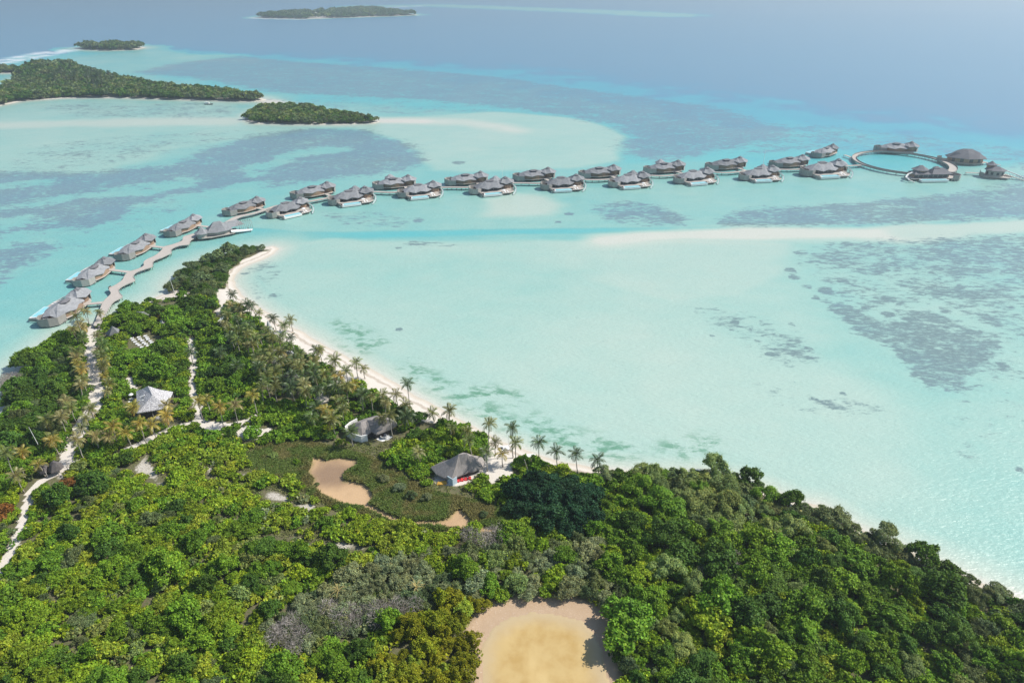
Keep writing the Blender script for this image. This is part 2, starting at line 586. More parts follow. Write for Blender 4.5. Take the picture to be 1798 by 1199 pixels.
SPOTS = [(1388, 475, 7), (1395, 487, 8), (1415, 502, 8), (1450, 510, 10), (1432, 524, 6), (1512, 473, 6), (1550, 474, 9), (1480, 493, 7), (1402, 444, 6), (1487, 428, 7), (1715, 475, 10), (1560, 525, 9), (1560, 552, 8),
         (1600, 560, 8), (1655, 512, 7), (1495, 556, 8), (1535, 592, 9), (1290, 566, 7), (1315, 578, 5), (1790, 825, 5), (478, 520, 6), (432, 480, 6), (640, 232, 9), (805, 286, 9), (1210, 268, 18), (700, 577, 5), (1000, 376, 6), (980, 390, 5),
         (700, 435, 5), (735, 387, 8), (1352, 622, 6), (1420, 612, 5), (1625, 455, 9), (1580, 500, 7), (1660, 545, 8), (1700, 520, 8), (1470, 455, 6), (1530, 510, 6), (1520, 540, 5), (1610, 590, 7), (1740, 560, 8), (1760, 640, 7), (1330, 600, 5), (1390, 570, 5), (1250, 590, 4), (1480, 690, 4), (1430, 700, 4)]
ALGAE_PX = [[(720, 645), (770, 675), (830, 708), (880, 735), (930, 755), (980, 775), (1050, 790), (1095, 790)],
            [(940, 740), (1000, 768), (1060, 780)], [(1180, 790), (1215, 783), (1240, 778)], [(840, 690), (880, 690), (900, 700)], [(610, 600), (640, 610)], [(600, 570), (640, 590), (660, 605)]]

rows_py = np.concatenate([np.arange(-39, 60, 1.0), np.arange(60, 420, 2.0), np.arange(420, 1320, 3.2)])
rr = CAM_H / (SP + (rows_py - 599.5) / CAM_F * CP)
rr = rr * (CP - (rows_py - 599.5) / CAM_F * SP)
rr = np.concatenate([[15000, 13000], rr[rr < 12000], [50, 20, 1]])
ang = np.concatenate([np.linspace(-PI, -R(44), 50)[:-1], np.linspace(-R(44), R(44), 760), np.linspace(R(44), PI, 50)[1:-1]])
RRg, AAg = np.meshgrid(rr, ang, indexing='ij')
SEA_XY = np.stack([(RRg * np.sin(AAg)).ravel(), (RRg * np.cos(AAg)).ravel()], 1)
depth = np.full(len(SEA_XY), 45.0)
dist_cam = np.hypot(SEA_XY[:, 0], SEA_XY[:, 1])
far_soft = np.clip(dist_cam / 500.0, 0.6, 4.0)
wob = (vnoise(SEA_XY, 40, 3, 4) - 0.5) * 2
for px_, val, feather in DEPTH:
    sd = poly_sd(SEA_XY, gp(px_)) + wob * feather * 1.1
    w = sstep(-feather, feather, sd)
    depth = depth * (1 - w) + val * w
for px_, val, hw, soft in STROKES:
    dd = line_dist(SEA_XY, gp(px_), hw + soft * 2.5) + wob * soft * 0.6
    w = 1 - sstep(hw, hw + soft * 2, dd)
    depth = depth * (1 - w) + val * w
# water shoals towards every shore
for poly, k in [(SHORE, 0.055)] + [(v, 0.05) for kk, v in ISLES.items()]:
    sd = -poly_sd(SEA_XY, poly, 60)
    depth = np.minimum(depth, np.where(sd < 59, 0.02 + k * np.maximum(sd, 0), 1e9))
grass = np.zeros(len(SEA_XY))
for px_, val, feather in GRASS:
    sd = poly_sd(SEA_XY, gp(px_), 150)
    grass = np.maximum(grass, val * sstep(-feather, feather, sd))
# pale sand lanes through the big meadow on the left
for px_, hw in (([(-100, 375), (0, 366), (90, 352), (190, 340), (270, 330), (320, 322)], 7), ([(-100, 436), (0, 424), (50, 417), (90, 412)], 5), ([(0, 330), (60, 322), (100, 318)], 4), ([(0, 392), (30, 388)], 5),
                ([(40, 500), (120, 445), (200, 400), (290, 360), (420, 330)], 7), ([(440, 300), (520, 270), (600, 262)], 6), ([(300, 420), (330, 400), (400, 350)], 8)):
    dd = line_dist(SEA_XY, gp(px_), 40)
    grass *= 0.30 + 0.70 * sstep(hw * .6, hw + 16, dd + wob * 12 + (vnoise(SEA_XY, 14, 5, 3) - .5) * 18)
for px_, py_, r_ in SPOTS:
    c = np.array(at(px_, py_)[:2])
    d2 = np.hypot(*(SEA_XY - c).T)
    rm = r_ / CAM_F * math.hypot(c[0], c[1], CAM_H) * 1.5
    grass = np.maximum(grass, 0.86 * (1 - sstep(rm * 0.6, rm * 1.25, d2)))
algae = np.zeros(len(SEA_XY))
for px_ in ALGAE_PX:
    dd = line_dist(SEA_XY, gp(px_), 20)
    algae = np.maximum(algae, 1 - sstep(1.0, 10.0, dd))
foam = np.zeros(len(SEA_XY))
for px_, hw in (([(-120, 122), (0, 108), (40, 99), (74, 92.5)], 5), ([(-60, 122), (20, 108), (80, 98), (132, 86.5)], 4), ([(445, 32), (470, 33.5), (530, 35)], 10), ([(500, 25), (560, 20.5), (640, 16.5), (740, 11)], 8)):
    dd = line_dist(SEA_XY, gp(px_), 60)
    foam = np.maximum(foam, 1 - sstep(hw, hw + 22, dd + wob * 10))


def sea_material():
    k = NT('sea_water')
    P = k.coords()
    d = k.attr('depth')
    big = k.noise(0.012, 4, 0.55, P)
    mid = k.noise(0.05, 4, 0.6, P, stretch=(1, 1.5, 1, 0.2))
    d = k.math('MULTIPLY', d, k.math('MULTIPLY_ADD', big, 0.9, 0.52))
    d = k.math('MULTIPLY', d, k.math('MULTIPLY_ADD', mid, 0.5, 0.75))
    x = k.math('DIVIDE', d, k.math('ADD', d, 2.0))
    col = k.ramp(x, [(0.0, (0.61, 0.57, 0.49)), (0.03, (0.585, 0.575, 0.495)), (0.09, (0.475, 0.54, 0.455)), (0.20, (0.380, 0.515, 0.440)), (0.30, (0.290, 0.485, 0.420)),
                     (0.42, (0.18, 0.435, 0.405)), (0.56, (0.11, 0.43, 0.435)), (0.70, (0.070, 0.345, 0.43)), (0.86, (0.090, 0.26, 0.38)), (0.96, (0.115, 0.25, 0.36)), (1.0, (0.115, 0.245, 0.355))])
    # seagrass meadows, broken into patches
    g = k.attr('grass')
    n1 = k.noise(0.045, 7, 0.62, P, stretch=(0.8, 1.2, 1, 0.15), dist=0.4)
    n2 = k.noise(0.22, 5, 0.65, P, stretch=(0.7, 1.4, 1, -0.4))
    n3 = k.noise(0.75, 3, 0.7, P, stretch=(0.6, 1.5, 1, 0.3))
    nn = k.math('MULTIPLY_ADD', k.math('SUBTRACT', n1, 0.5), 1.7, k.math('MULTIPLY', k.math('SUBTRACT', n2, 0.5), 2.3))
    nn = k.math('MULTIPLY_ADD', k.math('SUBTRACT', n3, 0.5), 0.8, nn)
    gg = k.step(0.34, 0.78, k.math('ADD', g, nn))
    gg = k.math('MULTIPLY', gg, k.step(0.02, 0.14, g))
    tone = k.noise(0.02, 3, 0.5, P)
    gcol = k.mix(k.math('MULTIPLY_ADD', n3, 0.5, k.math('MULTIPLY', tone, 0.5)), (0.105, 0.185, 0.25), (0.20, 0.285, 0.335))
    gcol = k.mix(k.math('MULTIPLY', k.step(0.4, 0.8, x), 0.6), gcol, (0.09, 0.215, 0.31))
    gcol = k.mix(k.math('MULTIPLY', k.step(0.42, 0.26, x), 0.7), gcol, k.mix(n3, (0.095, 0.145, 0.145), (0.19, 0.26, 0.225)))
    n4 = k.noise(0.42, 5, 0.7, P, stretch=(0.6, 1.5, 1, 0.25))
    gg = k.math('MULTIPLY', gg, k.math('MULTIPLY_ADD', k.step(0.36, 0.52, n4), 0.5, 0.5))
    col = k.mix(k.math('MULTIPLY', gg, 0.93), col, gcol)
    al = k.math('MULTIPLY', k.attr('algae'), k.step(0.46, 0.62, k.noise(0.16, 5, 0.65, P, stretch=(0.8, 1.3, 1, 0.5))))
    col = k.mix(k.math('MULTIPLY', al, 0.85), col, (0.10, 0.26, 0.16))
    # little scattered coral heads in the shallows
    sp = k.step(0.69, 0.73, k.noise(0.30, 3, 0.7, P, stretch=(0.8, 1.3, 1)))
    sp = k.math('MULTIPLY', sp, k.step(0.44, 0.60, k.noise(0.02, 2, 0.5, P)))
    col = k.mix(k.math('MULTIPLY', sp, 0.7), col, (0.13, 0.27, 0.25))
    fo = k.math('MULTIPLY', k.attr('foam'), k.step(0.38, 0.55, k.noise(0.03, 6, 0.7, P, stretch=(0.5, 1.2, 1))))
    col = k.mix(fo, col, (0.82, 0.84, 0.84))
    k.base(col)
    k.rough(0.27, 0.45)
    k.b.inputs['IOR'].default_value = 1.33
    wv = k.noise(0.55, 4, 0.6, P, stretch=(0.7, 1.7, 1, 0.5))
    wv2 = k.noise(0.07, 3, 0.5, P, stretch=(0.6, 1.6, 1, 0.35))
    k.bump(k.math('ADD', wv, k.math('MULTIPLY', wv2, 1.3)), 0.5, 0.8)
    return k.m


M_SEA = sea_material()
sea = link('sea', grid_mesh('sea', SEA_XY, np.zeros(len(SEA_XY)), len(rr), len(ang), M_SEA, wrap=True,
                            attrs=dict(depth=depth, grass=grass, algae=algae, foam=foam)))
tag(sea, kind='structure')

# ================================================================== THE ISLAND GROUND
gx = np.arange(-275, 262, 1.3)
gy = np.arange(-6, 442, 1.3)
GX, GY = np.meshgrid(gx, gy)
G = np.stack([GX.ravel(), GY.ravel()], 1)
sd_shore = poly_sd(G, SHORE) + (vnoise(G, 9, 5, 2) - 0.5) * 2.0
sd_beach = poly_sd(G, BEACH, 30)
sand = sstep(-3.0, 2.0, sd_beach + (vnoise(G, 7, 9, 3) - 0.5) * 7)
sand = np.maximum(sand, 1 - sstep(2.0, 6.0, sd_shore))
for pl, w_ in PATHS:
    sand = np.maximum(sand, 1 - sstep(w_ * 0.55, w_ * 0.9, line_dist(G, pl, 12) + (vnoise(G, 4, 2, 2) - 0.5) * 1.2))
for ci_, c in enumerate(CLEARS):
    sand = np.maximum(sand, (0.5 if ci_ >= 6 and ci_ != 10 else 0.9) * sstep(-1.5, 1.5, poly_sd(G, c, 10) + (vnoise(G, 6, 4, 3) - 0.5) * 5))
sand *= np.where(poly_sd(G, gp([(215, 596), (265, 584), (298, 590), (286, 622), (230, 624)]), 5) > 0, .25, 1)
sd_marsh = poly_sd(G, MARSH, 12)
marsh = sstep(-1.0, 2.0, sd_marsh)
sd_mud = np.maximum(np.maximum(poly_sd(G, MUD, 12), poly_sd(G, MUD2, 12)), 0.9 - line_dist(G, CREEK, 14))
sd_mud = sd_mud + (vnoise(G, 2.5, 8, 2) - 0.5) * 0.8
mud = sstep(-0.3, 0.5, sd_mud)
sd_pond = poly_sd(G, POND, 25)
pondm = sstep(-2.5, -0.5, sd_pond)
h = np.clip(sd_shore * 0.09, -1.2, 0.9) + 0.02 + (vnoise(G, 14, 6, 3) - 0.5) * 0.25 * sstep(2, 8, sd_shore)
h = h - 0.5 * mud - 0.45 * sstep(-3, 1.5, sd_pond)
wetc = np.array(at(584, 832)[:2])
wetm = 1 - sstep(3.0, 9.0, np.hypot((G - wetc)[:, 0] * .8, (G - wetc)[:, 1]) + (vnoise(G, 4, 3, 3) - .5) * 4)
ground_h = h.reshape(GX.shape)


def gz(x, y):
    i = min(max(int((y - gy[0]) / 1.3 + 0.5), 0), len(gy) - 1)
    j = min(max(int((x - gx[0]) / 1.3 + 0.5), 0), len(gx) - 1)
    return float(ground_h[i, j])


def ground_material():
    k = NT('island_ground')
    P = k.coords()
    n1 = k.noise(0.5, 5, 0.65, P)
    n2 = k.noise(2.2, 4, 0.6, P)
    sandc = k.mix(n1, (0.60, 0.535, 0.46), (0.72, 0.665, 0.59))
    sandc = k.mix(k.math('MULTIPLY', k.step(0.60, 0.75, n2), 0.35), sandc, (0.36, 0.31, 0.25))
    # damp, darker sand along the waterline
    z = k.n('ShaderNodeSeparateXYZ')
    k.l(P, z.inputs[0])
    wet = k.step(0.34, 0.06, k.math('MULTIPLY_ADD', k.noise(0.2, 3, 0.6, P), 0.16, z.outputs[2]))
    sandc = k.mix(k.math('MULTIPLY', wet, 0.8), sandc, (0.50, 0.43, 0.33))
    wr = k.math('MULTIPLY_ADD', k.noise(0.35, 4, 0.6, P), 0.25, z.outputs[2])
    wrk = k.math('MULTIPLY', k.step(0.40, 0.46, wr), k.step(0.58, 0.50, wr))
    sandc = k.mix(k.math('MULTIPLY', wrk, 0.55), sandc, (0.33, 0.25, 0.17))
    soil = k.mix(n1, (0.085, 0.08, 0.045), (0.21, 0.175, 0.105))
    soil = k.mix(k.step(0.45, 0.65, n2), soil, (0.085, 0.115, 0.03))
    c = k.mix(k.step(0.32, 0.62, k.math('ADD', k.attr('sand'), k.math('MULTIPLY', k.math('SUBTRACT', n2, 0.5), 0.5))), soil, sandc)
    mc = k.mix(n1, (0.15, 0.15, 0.05), (0.27, 0.21, 0.09))
    c = k.mix(k.attr('marsh'), c, mc)
    # ochre mud: silty, wetter and browner in the middle of the pan
    blot = k.noise(0.10, 4, 0.55, P)
    mudc = k.mix(k.math('MULTIPLY', k.step(0.40, 0.70, blot), 0.45), (0.53, 0.35, 0.19), (0.30, 0.185, 0.10))
    mudc = k.mix(k.math('MULTIPLY', k.attr('wetmud'), 0.85), mudc, (0.17, 0.105, 0.07))
    mudc = k.mix(k.math('MULTIPLY', n2, 0.35), mudc, (0.55, 0.40, 0.26))
    c = k.mix(k.attr('mud'), c, mudc)
    flat = k.mix(n1, (0.40, 0.27, 0.165), (0.52, 0.385, 0.26))
    flat = k.mix(k.math('MULTIPLY', k.step(0.55, 0.72, n2), 0.5), flat, (0.60, 0.50, 0.40))
    c = k.mix(k.attr('pond'), c, flat)
    k.base(c)
    k.rough(0.9, 0.2)
    k.bump(n2, 0.5, 0.15)
    return k.m


M_GROUND = ground_material()
ground = link('island_ground', grid_mesh('island_ground', G, h, len(gy), len(gx), M_GROUND, keep=sd_shore > -9,
                                         attrs=dict(sand=sand, marsh=marsh, mud=mud, pond=pondm, wetmud=wetm)))
tag(ground, kind='structure')

# shallow ochre water in the pond at the bottom edge
WET_PX = [(842, 1140), (862, 1108), (896, 1086), (935, 1078), (978, 1080), (1016, 1092), (1044, 1114), (1058, 1145), (1066, 1205), (1072, 1300), (846, 1300), (843, 1200)]
WETP = gp(WET_PX)
k = NT('pond_water')
P_ = k.coords()
e = k.attr('edge')
pn = k.noise(0.16, 5, 0.6, P_)
c_ = k.mix(k.step(0.35, 0.68, pn), (0.53, 0.38, 0.165), (0.45, 0.295, 0.105))
c_ = k.mix(k.step(0.48, 0.78, k.noise(0.09, 3, 0.5, P_, stretch=(1.6, 0.6, 1))), c_, (0.60, 0.44, 0.20))
c_ = k.mix(k.step(5.5, 0.3, k.math('ADD', e, k.math('MULTIPLY', k.math('SUBTRACT', k.noise(0.4, 4, 0.6, P_), 0.5), 2.0))), c_, (0.50, 0.385, 0.225))
k.base(c_).rough(0.22, 0.25)
k.bump(k.noise(1.2, 3, 0.5, P_), 0.15, 0.1)
M_POND = k.m
lo, hi = WETP.min(0) - 2, WETP.max(0) + 2
wx, wy = np.arange(lo[0], hi[0], 0.5), np.arange(lo[1], hi[1], 0.5)
WX, WY = np.meshgrid(wx, wy)
W = np.stack([WX.ravel(), WY.ravel()], 1)
wsd = poly_sd(W, WETP) + (vnoise(W, 3, 4, 3) - 0.5) * 1.4
pond = link('pond_water', grid_mesh('pond_water', W, np.full(len(W), 0.56) - np.where(wsd < 0, 0.12, 0), len(wy), len(wx), M_POND, keep=wsd > -0.3, attrs=dict(edge=wsd)))
tag(pond, kind='structure')

# sandy bases of the islands across the lagoon
M_SAND = plain('beach_sand', (0.66, 0.60, 0.52), 0.9, 0.12, 0.05)
for nm, poly in ISLES.items():
    lo, hi = poly.min(0) - 25, poly.max(0) + 25
    st = max((hi - lo).max() / 140, 3.0)
    ix, iy = np.arange(lo[0], hi[0], st), np.arange(lo[1], hi[1], st)
    IX, IY = np.meshgrid(ix, iy)
    I_ = np.stack([IX.ravel(), IY.ravel()], 1)
    isd = poly_sd(I_, poly)
    o = link('far_island', grid_mesh('far_island', I_, np.clip(isd * 0.06, -0.6, 1.0), len(iy), len(ix), M_SAND, keep=isd > -10))
    tag(o, kind='structure')

# ================================================================== VEGETATION
def leaf_material(name, rough=0.45, trans=0.25, spec=0.35):
    k = NT(name)
    oi = k.n('ShaderNodeObjectInfo')
    tint = k.attr('tint', 'Color')
    c = k.mix(1.0, oi.outputs['Color'], tint, 'MULTIPLY')
    k.base(c).rough(rough, spec)
    tr = k.n('ShaderNodeBsdfTranslucent')
    k.l(k.mix(1.0, c, (1.3, 1.25, 0.55), 'MULTIPLY'), tr.inputs[0])
    ms = k.n('ShaderNodeMixShader')
    ms.inputs[0].default_value = trans
    k.l(k.b.outputs[0], ms.inputs[1])
    k.l(tr.outputs[0], ms.inputs[2])
    k.l(ms.outputs[0], k.out.inputs[0])
    return k.m


M_LEAF = leaf_material('leaf', 0.6, 0.25, 0.18)
M_FROND = leaf_material('frond', 0.4, 0.2, 0.4)
M_BARK = plain('bark', (0.17, 0.14, 0.11), 0.9, 0.35, 1.5)
M_PALM_BARK = plain('palm_bark', (0.36, 0.32, 0.27), 0.9, 0.25, 2.0)
M_TWIG = plain('dry_twig', (0.22, 0.19, 0.18), 0.9, 0.3, 1.0)


def unit(v):
    return v / np.maximum(np.linalg.norm(v, axis=-1, keepdims=True), 1e-9)


def leaf_quads(p, nrm, length, width, rng, up=None):
    """kite-shaped leaves at p, facing nrm"""
    n = len(p)
    t = unit(np.cross(nrm, rng.normal(size=(n, 3)))) if up is None else unit(up - (up * nrm).sum(1, keepdims=True) * nrm)
    b = np.cross(nrm, t)
    L, W = length[:, None], width[:, None]
    V = np.empty((n, 4, 3))
    V[:, 0] = p - t * L * 0.45
    V[:, 1] = p + b * W * 0.5 + nrm * L * 0.06
    V[:, 2] = p + t * L * 0.55 - nrm * L * 0.10
    V[:, 3] = p - b * W * 0.5 + nrm * L * 0.06
    return V.reshape(-1, 3)


def crown_points(rng, Rc, z0, z1, nl, lr, n, jit, flat=0.5, low=-0.2):
    """leaf positions and normals on the lobes of a crown"""
    ang_ = rng.uniform(0, 2 * PI, nl)
    rad = np.sqrt(rng.uniform(0, 1, nl)) * Rc * 0.86
    rad[0] = 0
    cz = z0 + (z1 - z0) * (1 - flat * (rad / Rc) ** 2) * rng.uniform(0.62, 1.0, nl)
    lrad = Rc * lr * rng.uniform(0.6, 1.55, nl)
    C = np.stack([np.cos(ang_) * rad, np.sin(ang_) * rad, cz - lrad * 0.6], 1)
    P_, N_, I_ = [], [], []
    want, tries = n, 0
    while want > 0 and tries < 12:
        m = int(want * 2.2) + 50
        i = rng.choice(nl, m, p=lrad ** 2 / (lrad ** 2).sum())
        d = unit(rng.normal(size=(m, 3)))
        d[:, 2] = np.where(d[:, 2] < low, -d[:, 2], d[:, 2])
        p = C[i] + d * lrad[i][:, None] * rng.uniform(0.62, 1.18, m)[:, None] * np.array([1, 1, 0.85])
        D = np.linalg.norm(p[:, None, :] - C[None], axis=2) / lrad[None]
        D[np.arange(m), i] = 9
        ok = (D > 0.74).all(1) & (p[:, 2] > 0.1)
        p, d, i = p[ok][:want], d[ok][:want], i[ok][:want]
        P_.append(p); N_.append(d); I_.append(i)
        want -= len(p); tries += 1
    P_, N_, I_ = np.concatenate(P_), np.concatenate(N_), np.concatenate(I_)
    # ragged outline: sprigs standing out, and a crown that is not round
    sp_ = rng.uniform(0, 1, len(P_)) < 0.14
    P_[sp_] += N_[sp_] * (Rc * 0.10 * rng.uniform(.3, 1.4, (int(sp_.sum()), 1)))
    th = np.arctan2(P_[:, 1], P_[:, 0])
    ph = rng.uniform(0, 6.28, 3)
    f_ = 1 + .16 * np.sin(2 * th + ph[0]) + .12 * np.sin(3 * th + ph[1]) + .08 * np.sin(5 * th + ph[2])
    P_[:, :2] *= f_[:, None]
    P_[:, 2] *= 1 + .10 * np.sin(2 * th + ph[2])
    N_ = unit(N_ + np.array([0, 0, 0.35]) + rng.normal(size=N_.shape) * jit)
    return P_, N_, I_, nl


def leaf_tint(rng, I_, nl, var=0.28, yellow=0.12, lobe=0.14):
    base = (1 + rng.uniform(-lobe, lobe, nl))[I_] * (1 + rng.uniform(-var, var, len(I_)))
    t = np.stack([base, base, base], 1)
    y = rng.uniform(0, 1, len(I_)) < yellow
    t[y] *= np.array([1.38, 1.2, 0.9])
    hue = rng.uniform(-0.10, 0.10, len(I_))
    t[:, 0] *= 1 + hue
    t[:, 2] *= 1 - hue
    return t


SPEC = {  # radius, bottom, top, lobes, lobe size, leaves, leaf length, width, jitter, tint variance, yellow share
    'broadleaf_tree': (4.6, 1.2, 6.4, 42, 0.19, 4600, 0.64, 0.50, 0.75, 0.42, 0.16),
    'beach_shrub': (3.3, 0.2, 3.1, 34, 0.185, 2500, 0.56, 0.46, 0.75, 0.40, 0.25),
    'feathery_bush': (3.2, 0.3, 3.6, 26, 0.23, 3600, 0.52, 0.20, 0.85, 0.40, 0.10),
    'mangrove_bush': (2.5, 0.4, 4.0, 38, 0.17, 2600, 0.32, 0.25, 0.6, 0.36, 0.18),
    'mounded_tree': (4.6, 1.6, 6.6, 22, 0.25, 4600, 0.46, 0.36, 0.40, 0.32, 0.14),
}


def crown_arrays(kind, seed, dens=1.0, big=1.0):
    rng = np.random.default_rng(seed)
    Rc, z0, z1, nl, lr, n, L, W_, jit, var, yel = SPEC[kind]
    P_, N_, I_, nl = crown_points(rng, Rc, z0, z1, nl, lr, int(n * dens), jit)
    m = len(P_)
    V = leaf_quads(P_, N_, L * big * rng.uniform(0.65, 1.3, m), W_ * big * rng.uniform(0.7, 1.25, m), rng)
    return V, leaf_tint(rng, I_, nl, var, yel)


def trunk_mesh(name, seed, height, r0, spread):
    rnd = random.Random(seed)
    b = MB()
    top = (rnd.uniform(-.4, .4), rnd.uniform(-.4, .4), height * 0.45)
    b.tube([(0, 0, -0.4), (top[0] * .4, top[1] * .4, height * 0.2), top], [r0, r0 * .8, r0 * .65], 6)
    for i in range(5):
        a = 2 * PI * i / 5 + rnd.uniform(-.4, .4)
        e = (math.cos(a) * spread, math.sin(a) * spread, height * rnd.uniform(.72, .92))
        m = (top[0] * .5 + e[0] * .45, top[1] * .5 + e[1] * .45, height * .6)
        b.tube([top, m, e], [r0 * .5, r0 * .32, r0 * .12], 5)
    return mesh_from(name, b.V, b.F, M_BARK)


NPROTO = 7
PROTO, LOWP = {}, {}
for kind in SPEC:
    PROTO[kind] = []
    LOWP[kind] = []
    for i in range(NPROTO):
        V, T = crown_arrays(kind, 100 + i * 13 + len(kind))
        PROTO[kind].append(quads_mesh(kind + '_foliage', V, len(T), M_LEAF, T))
        if i < 4:
            LOWP[kind].append(crown_arrays(kind, 500 + i * 7 + len(kind), 0.26, 1.7))
TRUNKS = [trunk_mesh('tree_trunk', i, 6.0, 0.26, 2.3) for i in range(4)]

TONE = {'bright': (0.205, 0.305, 0.020), 'lime': (0.255, 0.330, 0.032), 'mid': (0.140, 0.255, 0.020), 'deep': (0.082, 0.160, 0.022), 'dark': (0.022, 0.070, 0.028),
        'grey': (0.250, 0.290, 0.145), 'smoke': (0.150, 0.200, 0.080), 'olive': (0.225, 0.245, 0.012), 'soft': (0.210, 0.275, 0.080), 'gold': (0.25, 0.19, 0.025), 'rust': (0.22, 0.11, 0.03)}
WORD = {'bright': 'bright green', 'lime': 'yellow green', 'mid': 'fresh green', 'deep': 'deep green', 'dark': 'blackish green', 'grey': 'grey green', 'smoke': 'dull green', 'olive': 'olive yellow',
        'soft': 'pale green', 'gold': 'golden yellow', 'rust': 'rusty brown'}
NOUN = {'broadleaf_tree': 'broadleaf tree', 'beach_shrub': 'beach shrub', 'feathery_bush': 'feathery bush', 'mangrove_bush': 'bumpy mangrove bush', 'mounded_tree': 'dome clumped tree'}
B, S, F_, M_, D_ = 'broadleaf_tree', 'beach_shrub', 'feathery_bush', 'mangrove_bush', 'mounded_tree'
